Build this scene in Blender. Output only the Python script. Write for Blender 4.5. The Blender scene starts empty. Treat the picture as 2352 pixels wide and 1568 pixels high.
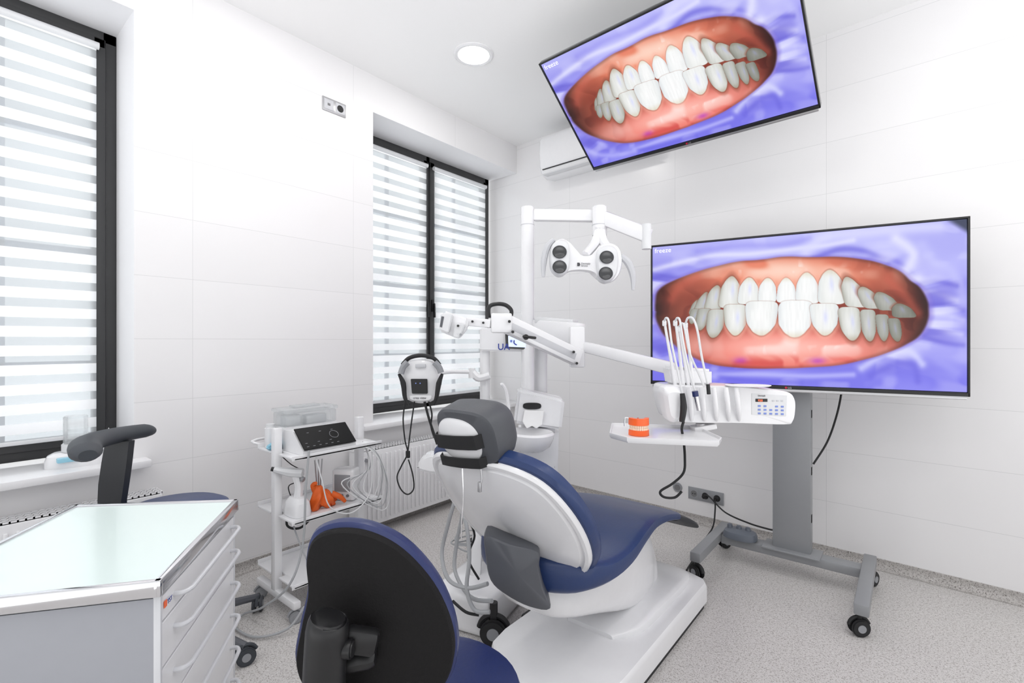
import bpy,bmesh,math,random
import numpy as np
from mathutils import Vector,Matrix
random.seed(7)
# ---- survey helpers: a measured bearing plus a real distance gives a room position in metres ----
F=1110.; TH=math.radians(39.4); C,Sn=math.cos(TH),math.sin(TH); CH=1.25
RT=Vector((C,Sn,0)); FW=Vector((-Sn,C,0)); UP=Vector((0,0,1)); XX=Vector((1,0,0)); YY=Vector((0,1,0))
def S(u,v,t): return RT*((u-1176)/F*t)+FW*t+UP*(CH-(v-784)/F*t)
def SZ(u,v,z): return S(u,v,(CH-z)*F/(v-784))
WX=-2.799; WY=3.476; CZ=3.05; GX=-3.14
WK=-.0481
def wy(x): return WY+WK*(x-WX)      # rear wall runs very slightly askew
WU=Vector((1,WK,0)).normalized(); WN=Vector((WU.y,-WU.x,0))
sc=bpy.context.scene
try: sc.view_settings.view_transform='Standard'
except Exception: pass

def lin(c):
    out=[]
    for v in c[:3]:
        v=v/255.; out.append(v/12.92 if v<=.04045 else ((v+.055)/1.055)**2.4)
    return (*out,1)
def mat(name,rgb,rough=.4,metal=0,var=.04,scale=30,bump=0,bscale=200,coat=0,emit=0,trans=0,alpha=1,spec=.5):
    m=bpy.data.materials.new(name); m.use_nodes=True; nt=m.node_tree; p=nt.nodes['Principled BSDF']
    n=nt.nodes.new('ShaderNodeTexNoise'); n.inputs['Scale'].default_value=scale
    tc=nt.nodes.new('ShaderNodeTexCoord'); nt.links.new(tc.outputs['Object'],n.inputs['Vector'])
    mx=nt.nodes.new('ShaderNodeMix'); mx.data_type='RGBA'
    c=lin(rgb); mx.inputs['A'].default_value=c; mx.inputs['B'].default_value=(*[x*(1-var) for x in c[:3]],1)
    nt.links.new(n.outputs['Fac'],mx.inputs['Factor']); nt.links.new(mx.outputs['Result'],p.inputs['Base Color'])
    p.inputs['Roughness'].default_value=rough; p.inputs['Metallic'].default_value=metal
    p.inputs['Coat Weight'].default_value=coat; p.inputs['Transmission Weight'].default_value=trans
    p.inputs['Alpha'].default_value=alpha; p.inputs['Specular IOR Level'].default_value=spec
    if emit:
        p.inputs['Emission Color'].default_value=c; p.inputs['Emission Strength'].default_value=emit
    if bump:
        n2=nt.nodes.new('ShaderNodeTexNoise'); n2.inputs['Scale'].default_value=bscale
        nt.links.new(tc.outputs['Object'],n2.inputs['Vector'])
        b=nt.nodes.new('ShaderNodeBump'); b.inputs['Strength'].default_value=bump; b.inputs['Distance'].default_value=.002
        nt.links.new(n2.outputs['Fac'],b.inputs['Height']); nt.links.new(b.outputs['Normal'],p.inputs['Normal'])
    return m
M_white=mat('white_enamel',(236,236,238),.25,coat=.3)
M_white2=mat('white_plastic',(222,223,225),.4)
M_offw=mat('offwhite_plastic',(200,201,205),.4)
M_plaster=mat('white_plaster',(238,238,240),.6,var=.02)
M_ceil=mat('ceiling_paint',(251,251,251),.55,var=.01,scale=3)
M_black=mat('black_plastic',(22,22,24),.4)
M_rub=mat('black_rubber',(28,28,30),.6)
M_gloss=mat('black_gloss',(14,14,16),.12,coat=.5)
M_touch=mat('black_touch_panel',(16,16,18),.38,spec=.15)
M_panelblk=mat('black_textured_shell',(20,19,20),.65,bump=.4,bscale=300,spec=.22)
M_blue=mat('blue_leather',(36,57,104),.34,bump=.12,bscale=120,var=.1)
M_blue2=mat('navy_leather',(30,43,94),.34,bump=.12,bscale=120,var=.1)
M_dgray=mat('dark_gray_leather',(78,80,85),.5,bump=.15,bscale=150)
M_cover=mat('gray_cover',(84,86,92),.4)
M_slate=mat('slate_foam',(58,62,68),.55)
M_darkstem=mat('charcoal_plastic',(44,46,50),.5)
M_metal=mat('painted_aluminium',(150,152,155),.42,.2)
M_silver=mat('brushed_silver',(190,190,192),.3,.8)
M_chrome=mat('chrome',(225,225,228),.12,1)
M_gray=mat('gray_plastic',(150,152,156),.45)
M_sidegray=mat('gray_side_panel',(160,162,169),.45)
M_handle=mat('satin_handle',(208,209,213),.3,.0,coat=.3)
M_frame=mat('anthracite_frame',(56,56,57),.45)
M_orange=mat('orange_rubber',(240,105,30),.5,var=.25)
M_orange2=mat('orange_gum',(250,104,44),.35)
M_tooth=mat('ivory_tooth',(250,222,198),.3)
M_cyan=mat('cyan_film',(150,205,225),.3)
M_blueink=mat('blue_ink',(40,60,150),.5)
M_ink=mat('gray_ink',(70,70,75),.5)
M_red=mat('red_badge',(190,30,60),.4)
M_mint=mat('frosted_mint_glass',(222,237,234),.25,var=.01,coat=.4)
M_clear=mat('clear_plastic',(235,240,242),.15,trans=.6,alpha=.55)
M_paper=mat('paper',(245,245,245),.7)
M_tubeg=mat('gray_hose',(168,170,173),.5)
M_lens=mat('lens_glass',(30,32,36),.08,coat=1)
M_lit=mat('lit_diffuser',(255,253,248),.5,emit=14,var=0)
M_txt=mat('white_screen_text',(235,235,245),.5,emit=.9,var=0)
M_key=mat('blue_key',(125,145,215),.4)
M_scr=mat('lit_tablet_screen',(205,215,240),.3,emit=.6)
M_red7=mat('red_led',(255,120,80),.4,emit=.9)
M_slot=mat('dark_slot',(120,120,122),.7)
M_muntin=mat('pale_outer_bar',(110,122,145),.6)
M_pedal=mat('blue_gray_pedal',(98,104,114),.4)

def mat_tile(name,axis,off,zoff):
    m=bpy.data.materials.new(name); m.use_nodes=True; nt=m.node_tree; p=nt.nodes['Principled BSDF']
    g=nt.nodes.new('ShaderNodeNewGeometry'); s=nt.nodes.new('ShaderNodeSeparateXYZ'); nt.links.new(g.outputs['Position'],s.inputs[0])
    c=nt.nodes.new('ShaderNodeCombineXYZ')
    a=nt.nodes.new('ShaderNodeMath'); a.operation='ADD'; a.inputs[1].default_value=off
    nt.links.new(s.outputs[axis],a.inputs[0]); nt.links.new(a.outputs[0],c.inputs[0])
    b=nt.nodes.new('ShaderNodeMath'); b.operation='ADD'; b.inputs[1].default_value=3.0-zoff
    nt.links.new(s.outputs[2],b.inputs[0]); nt.links.new(b.outputs[0],c.inputs[1])
    br=nt.nodes.new('ShaderNodeTexBrick'); br.offset=0; br.squash=1
    nt.links.new(c.outputs[0],br.inputs['Vector'])
    br.inputs['Scale'].default_value=1; br.inputs['Brick Width'].default_value=.915; br.inputs['Row Height'].default_value=.3
    br.inputs['Mortar Size'].default_value=.0012; br.inputs['Mortar Smooth'].default_value=.4; br.inputs['Bias'].default_value=0
    br.inputs['Color1'].default_value=lin((237,236,237)); br.inputs['Color2'].default_value=lin((235,234,235)); br.inputs['Mortar'].default_value=lin((212,212,213))
    nt.links.new(br.outputs['Color'],p.inputs['Base Color'])
    p.inputs['Roughness'].default_value=.25
    return m
M_tileL=mat_tile('wall_tile_side',1,9.15-.864,.063)
M_tileB=mat_tile('wall_tile_rear',0,9.15+1.289,.015)
def mat_floor(name,base,d):
    m=bpy.data.materials.new(name); m.use_nodes=True; nt=m.node_tree; p=nt.nodes['Principled BSDF']
    tc=nt.nodes.new('ShaderNodeNewGeometry')
    def vor(scale,lo,hi,colA,prev):
        v=nt.nodes.new('ShaderNodeTexNoise'); v.inputs['Scale'].default_value=scale; v.inputs['Detail'].default_value=1.5
        nt.links.new(tc.outputs['Position'],v.inputs['Vector'])
        mr=nt.nodes.new('ShaderNodeMapRange'); mr.inputs[1].default_value=lo; mr.inputs[2].default_value=hi
        nt.links.new(v.outputs['Fac'],mr.inputs[0])
        mx=nt.nodes.new('ShaderNodeMix'); mx.data_type='RGBA'; mx.inputs['B'].default_value=lin(tuple(q-d for q in colA))
        if prev is None: mx.inputs['A'].default_value=lin(base)
        else: nt.links.new(prev,mx.inputs['A'])
        nt.links.new(mr.outputs[0],mx.inputs['Factor']); return mx.outputs['Result']
    r=vor(105,.54,.66,(178,174,171),None)
    r=vor(190,.60,.67,(132,126,122),r)
    r=vor(150,.63,.7,(226,224,223),r)
    r=vor(270,.64,.69,(92,84,80),r)
    nt.links.new(r,p.inputs['Base Color']); p.inputs['Roughness'].default_value=.42
    return m
M_floor=mat_floor('speckled_vinyl',(205,202,200),0)
M_cove=mat_floor('speckled_vinyl_cove',(182,178,175),22)
def mat_blind():
    m=bpy.data.materials.new('banded_blind_fabric'); m.use_nodes=True; nt=m.node_tree; nt.nodes.clear()
    out=nt.nodes.new('ShaderNodeOutputMaterial'); g=nt.nodes.new('ShaderNodeNewGeometry'); s=nt.nodes.new('ShaderNodeSeparateXYZ')
    nt.links.new(g.outputs['Position'],s.inputs[0])
    d=nt.nodes.new('ShaderNodeMath'); d.operation='DIVIDE'; d.inputs[1].default_value=.088; nt.links.new(s.outputs[2],d.inputs[0])
    f=nt.nodes.new('ShaderNodeMath'); f.operation='FRACT'; nt.links.new(d.outputs[0],f.inputs[0])
    gt=nt.nodes.new('ShaderNodeMath'); gt.operation='GREATER_THAN'; gt.inputs[1].default_value=.45; nt.links.new(f.outputs[0],gt.inputs[0])
    df=nt.nodes.new('ShaderNodeBsdfDiffuse'); df.inputs[0].default_value=lin((244,245,246))
    tl=nt.nodes.new('ShaderNodeBsdfTranslucent'); tl.inputs[0].default_value=lin((246,247,248))
    a=nt.nodes.new('ShaderNodeMixShader'); a.inputs[0].default_value=.5; nt.links.new(df.outputs[0],a.inputs[1]); nt.links.new(tl.outputs[0],a.inputs[2])
    tr=nt.nodes.new('ShaderNodeBsdfTransparent'); tr.inputs[0].default_value=(.70,.73,.745,1)
    b=nt.nodes.new('ShaderNodeMixShader'); b.inputs[0].default_value=.68; nt.links.new(a.outputs[0],b.inputs[1]); nt.links.new(tr.outputs[0],b.inputs[2])
    c=nt.nodes.new('ShaderNodeMixShader'); nt.links.new(gt.outputs[0],c.inputs[0]); nt.links.new(b.outputs[0],c.inputs[1]); nt.links.new(a.outputs[0],c.inputs[2])
    nt.links.new(c.outputs[0],out.inputs[0]); return m
M_blind=mat_blind()
def mat_glass():
    m=bpy.data.materials.new('window_glass'); m.use_nodes=True; nt=m.node_tree; nt.nodes.clear()
    out=nt.nodes.new('ShaderNodeOutputMaterial'); t=nt.nodes.new('ShaderNodeBsdfTransparent'); gl=nt.nodes.new('ShaderNodeBsdfGlossy')
    gl.inputs['Roughness'].default_value=.05; fr=nt.nodes.new('ShaderNodeMixShader'); fr.inputs[0].default_value=.05
    nt.links.new(t.outputs[0],fr.inputs[1]); nt.links.new(gl.outputs[0],fr.inputs[2]); nt.links.new(fr.outputs[0],out.inputs[0]); return m
M_glass=mat_glass()

# ---------- mesh helpers ----------
def cat(pts,n=6,closed=False):
    pts=[Vector(p) for p in pts]; N=len(pts); out=[]
    segs=N if closed else N-1
    for i in range(segs):
        if closed: p0,p1,p2,p3=pts[(i-1)%N],pts[i],pts[(i+1)%N],pts[(i+2)%N]
        else: p0,p1,p2,p3=pts[max(i-1,0)],pts[i],pts[i+1],pts[min(i+2,N-1)]
        for k in range(n):
            t=k/n
            out.append(.5*((2*p1)+(p2-p0)*t+(2*p0-5*p1+4*p2-p3)*t*t+(3*p1-p0-3*p2+p3)*t**3))
    if not closed: out.append(pts[-1].copy())
    return out
def sup(rx,ry,n=2.5,k=40):
    o=[]
    for i in range(k):
        a=2*math.pi*i/k; c,s=math.cos(a),math.sin(a)
        o.append((rx*math.copysign(abs(c)**(2/n),c),ry*math.copysign(abs(s)**(2/n),s)))
    return o
def outl(px,cu,cv,t,n=5): return [(p.x,p.y) for p in cat([((u-cu)*t/F,-(v-cv)*t/F,0) for u,v in px],n,True)]
class MB:
    def __init__(s,M=None): s.bm=bmesh.new(); s.mats=[]; s.M=M
    def _m(s,tb,m,smooth=True):
        if m not in s.mats: s.mats.append(m)
        i=s.mats.index(m)
        bmesh.ops.recalc_face_normals(tb,faces=tb.faces)
        for f in tb.faces: f.material_index=i; f.smooth=smooth
        me=bpy.data.meshes.new('t'); tb.to_mesh(me); tb.free(); s.bm.from_mesh(me); bpy.data.meshes.remove(me); return s
    def box(s,c,size,m,R=None,bev=0,seg=2):
        tb=bmesh.new(); bmesh.ops.create_cube(tb,size=1)
        bmesh.ops.scale(tb,vec=Vector(size),verts=tb.verts)
        if bev: bmesh.ops.bevel(tb,geom=tb.edges[:],offset=min(bev,min(size)*.49),segments=seg,profile=.5,affect='EDGES')
        if R is not None: bmesh.ops.transform(tb,matrix=R.to_4x4(),verts=tb.verts)
        bmesh.ops.translate(tb,vec=Vector(c),verts=tb.verts); return s._m(tb,m)
    def bx(s,a,b,m,bev=0,seg=2):
        a=Vector(a);b=Vector(b); sz=[abs(b[i]-a[i]) for i in range(3)]; return s.box((a+b)/2,sz,m,None,bev,seg)
    def bar(s,p0,p1,w,h,m,bev=0,up=UP):
        p0=Vector(p0);p1=Vector(p1); d=(p1-p0); L=d.length; d.normalize(); r=d.cross(up).normalized(); u=r.cross(d)
        R=Matrix((r,d,u)).transposed(); return s.box((p0+p1)/2,(w,L,h),m,R,bev)
    def cyl(s,p0,p1,r,m,r2=None,seg=24,bev=0):
        p0=Vector(p0);p1=Vector(p1); d=p1-p0; tb=bmesh.new()
        bmesh.ops.create_cone(tb,cap_ends=True,segments=seg,radius1=r,radius2=r if r2 is None else r2,depth=d.length)
        if bev: bmesh.ops.bevel(tb,geom=[e for e in tb.edges if abs(e.verts[0].co.z-e.verts[1].co.z)<1e-6],offset=bev,segments=2,affect='EDGES')
        q=Vector((0,0,1)).rotation_difference(d.normalized()); bmesh.ops.transform(tb,matrix=Matrix.Translation((p0+p1)/2)@q.to_matrix().to_4x4(),verts=tb.verts)
        return s._m(tb,m)
    def loft(s,rings,m,caps=True,closed=False):
        tb=bmesh.new(); vs=[[tb.verts.new(p) for p in r] for r in rings]; n=len(rings[0])
        R=len(vs); rr=R if closed else R-1
        for i in range(rr):
            for j in range(n):
                a,b=vs[i],vs[(i+1)%R]; tb.faces.new((a[j],a[(j+1)%n],b[(j+1)%n],b[j]))
        if caps and not closed: tb.faces.new(vs[0]); tb.faces.new(vs[-1])
        return s._m(tb,m)
    def tube(s,pts,r,m,n=6,seg=8,closed=False,straight=False,flat=None):
        P=[Vector(p) for p in pts] if straight else cat(pts,n,closed); L=len(P); rings=[]
        rl=r if isinstance(r,(list,tuple)) else None
        nv=None
        for i in range(L):
            if closed: d=P[(i+1)%L]-P[i-1]
            else: d=P[min(i+1,L-1)]-P[max(i-1,0)]
            d.normalize()
            if flat is not None:
                b=d.cross(UP).normalized(); nv=b.cross(d)*flat
            else:
                if nv is None: nv=d.orthogonal().normalized()
                nv=(nv-d*nv.dot(d)); nv=nv.normalized() if nv.length>1e-6 else d.orthogonal().normalized()
                b=d.cross(nv)
            if rl:
                f=i/(L-1)*(len(rl)-1); k=min(int(f),len(rl)-2); rad=rl[k]+(rl[k+1]-rl[k])*(f-k)
            else: rad=r
            rings.append([P[i]+nv*math.cos(2*math.pi*j/seg)*rad+b*math.sin(2*math.pi*j/seg)*rad for j in range(seg)])
        return s.loft(rings,m,True,closed)
    def pil(s,o,U,V,N,ol,prof,m,bend=0,bendv=0):
        o=Vector(o);U=Vector(U).normalized();V=Vector(V).normalized();N=Vector(N).normalized(); tb=bmesh.new(); prev=None; n=len(ol)
        for sc_,d in prof:
            if sc_==0: ring=[tb.verts.new(o+N*d)]
            else: ring=[tb.verts.new(o+U*x*sc_+V*y*sc_+N*(d-bend*(x*sc_)**2-bendv*(y*sc_)**2)) for x,y in ol]
            if prev is not None:
                for j in range(n):
                    k=(j+1)%n
                    if len(prev)==1 and len(ring)>1: tb.faces.new((prev[0],ring[j],ring[k]))
                    elif len(ring)==1: tb.faces.new((prev[j],prev[k],ring[0]))
                    else: tb.faces.new((prev[j],prev[k],ring[k],ring[j]))
            else:
                if len(ring)>1: tb.faces.new(ring)
            prev=ring
        if len(prev)>1: tb.faces.new(prev)
        return s._m(tb,m)
    def prism(s,poly,vec,m,bev=0):
        tb=bmesh.new(); vs=[tb.verts.new(Vector(p)) for p in poly]; f=tb.faces.new(vs)
        r=bmesh.ops.extrude_face_region(tb,geom=[f]); bmesh.ops.translate(tb,vec=Vector(vec),verts=[v for v in r['geom'] if isinstance(v,bmesh.types.BMVert)])
        if bev: bmesh.ops.bevel(tb,geom=tb.edges[:],offset=bev,segments=2,affect='EDGES')
        return s._m(tb,m)
    def obj(s,name,par=None,label=None,ang=35,**kw):
        me=bpy.data.meshes.new(name)
        if s.M is not None: bmesh.ops.transform(s.bm,matrix=s.M,verts=s.bm.verts)
        loc=root(par).location if par is not None else Vector((0,0,0))
        if par is not None: bmesh.ops.translate(s.bm,vec=-loc,verts=s.bm.verts)
        s.bm.to_mesh(me); s.bm.free()
        for m in s.mats: me.materials.append(m)
        me.set_sharp_from_angle(angle=math.radians(ang))
        o=bpy.data.objects.new(name,me); sc.collection.objects.link(o)
        if par is not None: o.parent=par
        if label: o['label']=label
        for k,v in kw.items(): o[k]=v
        return o
def root(o):
    while o.parent: o=o.parent
    return o
def thing(name,loc,label,cat_,group=None):
    e=bpy.data.objects.new(name,None); e.location=Vector(loc); e.empty_display_size=.1; sc.collection.objects.link(e)
    e['label']=label; e['category']=cat_
    if group: e['group']=group
    return e
def text(s,size,o,U,V,m,name,par,align='LEFT',bold=0):
    cu=bpy.data.curves.new('txt','FONT'); cu.body=s; cu.size=size; cu.extrude=.0003; cu.align_x=align; cu.offset=bold
    ob=bpy.data.objects.new('tmp',cu); sc.collection.objects.link(ob); bpy.context.view_layer.update()
    me=bpy.data.meshes.new_from_object(ob.evaluated_get(bpy.context.evaluated_depsgraph_get())); bpy.data.objects.remove(ob)
    U=Vector(U).normalized();V=Vector(V).normalized();N=U.cross(V)
    M=Matrix((U,V,N)).transposed().to_4x4(); M.translation=Vector(o)-root(par).location
    me.transform(M); me.materials.clear(); me.materials.append(m)
    t=bpy.data.objects.new(name,me); sc.collection.objects.link(t); t.parent=par; return t
def struct(o): o['kind']='structure'; return o
RZ=Matrix.Rotation(TH,3,'Z')

# ---------- room shell ----------
XR=2.0; Y0=-1.8
struct(MB().bx((-3.25,Y0,-.05),(XR,WY+.1,0),M_floor).obj('floor'))
struct(MB().bx((-3.25,Y0,CZ),(XR,WY+.1,CZ+.05),M_ceil).obj('ceiling'))
struct(MB().prism([(-3.25,wy(-3.25),0),(XR,wy(XR),0),(XR,wy(XR)+.12,0),(-3.25,wy(-3.25)+.12,0)],UP*CZ,M_tileB).obj('wall_back'))
w=MB()
N1=(-.93,.624); N2=(1.928,WY)
w.bx((-3.22,Y0,0),(WX,WY,.665),M_plaster).bx((-3.22,Y0,2.8),(WX,WY,CZ),M_plaster)
w.bx((-3.22,Y0,.665),(WX,N1[0],2.8),M_plaster).bx((-3.22,N1[1],.665),(WX,N2[0],2.8),M_plaster)
wl=struct(w.obj('wall_left'))
wl.data.materials.append(M_tileL)
for p in wl.data.polygons:
    if p.normal.x>.9 : p.material_index=1
for nm,horizontal in (('baseboard_left',0),('baseboard_back',1)):
    prof=[(.04,0.0)]
    for i in range(7):
        a=math.pi/2*i/6; prof.append((.034*(1-math.sin(a))+.004,.036*(1-math.cos(a))))
    prof+=[(.004,.052),(0,.054),(0,0)]
    ring0=[];ring1=[]
    for d,z in prof:
        if horizontal: ring0.append((-2.79,wy(-2.79)-d,z)); ring1.append((XR,wy(XR)-d,z))
        else: ring0.append((WX+d,Y0,z)); ring1.append((WX+d,WY-.005,z))
    struct(MB().loft([ring0,ring1],M_cove).obj(nm))
for i,(a,b) in enumerate(((N1[0]-.05,N1[1]+.05),(N2[0]-.115,WY-.004))):
    struct(MB().bx((-3.16,a,.668),(-2.715,b,.702),M_white,.006).obj('trim_%d'%(i+1)))
def window(i,y0,y1):
    b=MB(); z0,z1=.705,2.8; x0,x1=-3.20,-3.12; fw=.055
    b.bx((x0,y0,z0),(x1,y0+fw,z1),M_frame,.004).bx((x0,y1-fw,z0),(x1,y1,z1),M_frame,.004)
    b.bx((x0,y0,z0),(x1,y1,z0+fw),M_frame,.004).bx((x0,y0,z1-fw),(x1,y1,z1),M_frame,.004)
    ym=(y0+y1)/2
    b.bx((x0,ym-.02,z0),(x1,ym+.02,z1),M_frame,.004)
    o=struct(b.obj('window_%d'%i))
    for a,c in ((y0+fw-.01,ym-.012),(ym+.012,y1-fw+.01)):
        s=MB(); sw=.05; X0,X1=-3.165,-3.105; Z0,Z1=z0+fw-.012,z1-fw+.012
        s.bx((X0,a,Z0),(X1,a+sw,Z1),M_frame,.006).bx((X0,c-sw,Z0),(X1,c,Z1),M_frame,.006)
        s.bx((X0,a,Z0),(X1,c,Z0+sw),M_frame,.006).bx((X0,a,Z1-sw),(X1,c,Z1),M_frame,.006)
        so=s.obj('sash',o)
        MB().bx((-3.14,a+.04,Z0+.04),(-3.134,c-.04,Z1-.04),M_glass).obj('glass_pane',so)
        yc=(a+c)/2
        m=MB().bx((-3.2,yc-.016,Z0),(-3.185,yc+.016,Z1),M_muntin)
        for zz in (1.14,1.7,2.26): m.bx((-3.2,a,zz-.014),(-3.185,c,zz+.014),M_muntin)
        m.obj('muntin',so)
    for k in (-1,1):
        MB().box((-3.097,ym+k*.033,1.55),(.015,.026,.10),M_black,None,.003).bar((-3.08,ym+k*.033,1.57),(-3.075,ym+k*.033,1.45),.02,.014,M_black,.004,YY).obj('handle',o)
    for a,c in ((y0+.085,ym-.045),(ym+.045,y1-.085)):
        e=thing('roller_blind',(-3.085,(a+c)/2,2.7),'white roller blind with opaque and sheer horizontal bands','blind','banded roller blinds on the window sashes')
        MB().bx((-3.088,a,.80),(-3.0875,c,2.70),M_blind).obj('fabric',e)
        MB().cyl((-3.088,a-.01,2.705),(-3.088,c+.01,2.705),.017,M_white2).obj('roller',e)
        MB().bx((-3.094,a,.785),(-3.080,c,.803),M_white2,.003).obj('bottom_rail',e)
    # overcast daylight arriving at the window opening
    l=bpy.data.lights.new('daylight','AREA'); l.shape='RECTANGLE'; l.size=y1-y0+.4; l.size_y=2.5; l.energy=22; l.color=(.98,.99,1)
    lo=bpy.data.objects.new('daylight',l); lo.location=(-3.75,(y0+y1)/2,1.75); lo.rotation_euler=(math.pi/2,0,-math.pi/2); sc.collection.objects.link(lo)
window(1,*N1); window(2,N2[0],N2[1]-.03)

def radiator(y0,y1,lab):
    e=thing('radiator',(-2.70,(y0+y1)/2,.07),lab,'radiator')
    b=MB().bx((-2.76,y0,.07),(-2.655,y1,.55),M_white,.006)
    n=int((y1-y0)/.035)
    for i in range(n):
        y=y0+.03+i*.035
        if y<y1-.03: b.bx((-2.66,y,.10),(-2.643,y+.014,.52),M_white,.005)
    b.bx((-2.798,y0+.1,.2),(-2.76,y0+.15,.45),M_white).bx((-2.798,y1-.15,.2),(-2.76,y1-.1,.45),M_white)
    b.obj('panel',e)
    g=MB().bx((-2.752,y0+.01,.548),(-2.663,y1-.01,.553),M_slot)
    for x in (-2.757,-2.727,-2.697,-2.667): g.bx((x-.004,y0,.55),(x+.004,y1,.558),M_white)
    k=int((y1-y0)/.022)
    for i in range(k+1):
        y=y0+(y1-y0)*i/k; g.bx((-2.757,y-.003,.55),(-2.663,y+.003,.558),M_white)
    g.obj('grille',e)
    MB().cyl((-2.655,y0+.05,.50),(-2.64,y0+.05,.50),.012,M_gray).obj('badge',e)
    MB().cyl((-2.70,y1+.0 if y1<1 else y0,.45),(-2.70,(y1+.03 if y1<1 else y0-.03),.45),.015,M_silver).obj('valve',e)
radiator(-.75,.70,'white ribbed panel radiator with slotted top under the window')
radiator(1.72,3.1,'white ribbed panel radiator under the window sill')

DL=3.8
def downlight(x,y):
    e=thing('downlight',(x,y,CZ),'round recessed ceiling downlight with lit white diffuser','ceiling light','round recessed ceiling downlights')
    ring=MB(); pr=[(.095,-.001),(.098,-.008),(.115,-.010),(.125,-.004),(.125,.0)]
    rings=[[(x+r*math.cos(2*math.pi*j/48),y+r*math.sin(2*math.pi*j/48),CZ+d) for j in range(48)] for r,d in pr]
    ring.loft(rings,M_white,False).obj('trim_ring',e)
    MB().cyl((x,y,CZ-.006),(x,y,CZ-.0005),.097,M_lit,seg=48).obj('diffuser',e)
    l=bpy.data.lights.new('downlight_lamp','AREA'); l.shape='DISK'; l.size=.2; l.energy=DL; l.color=(1,.98,.955)
    lo=bpy.data.objects.new('lamp',l); lo.location=(0,0,-.012); sc.collection.objects.link(lo); lo.parent=e
for x,y in ((-2.11,2.19),(-2.11,1.04),(.55,2.3),(.55,1.04),(-.8,-.3)): downlight(x,y)

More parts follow.
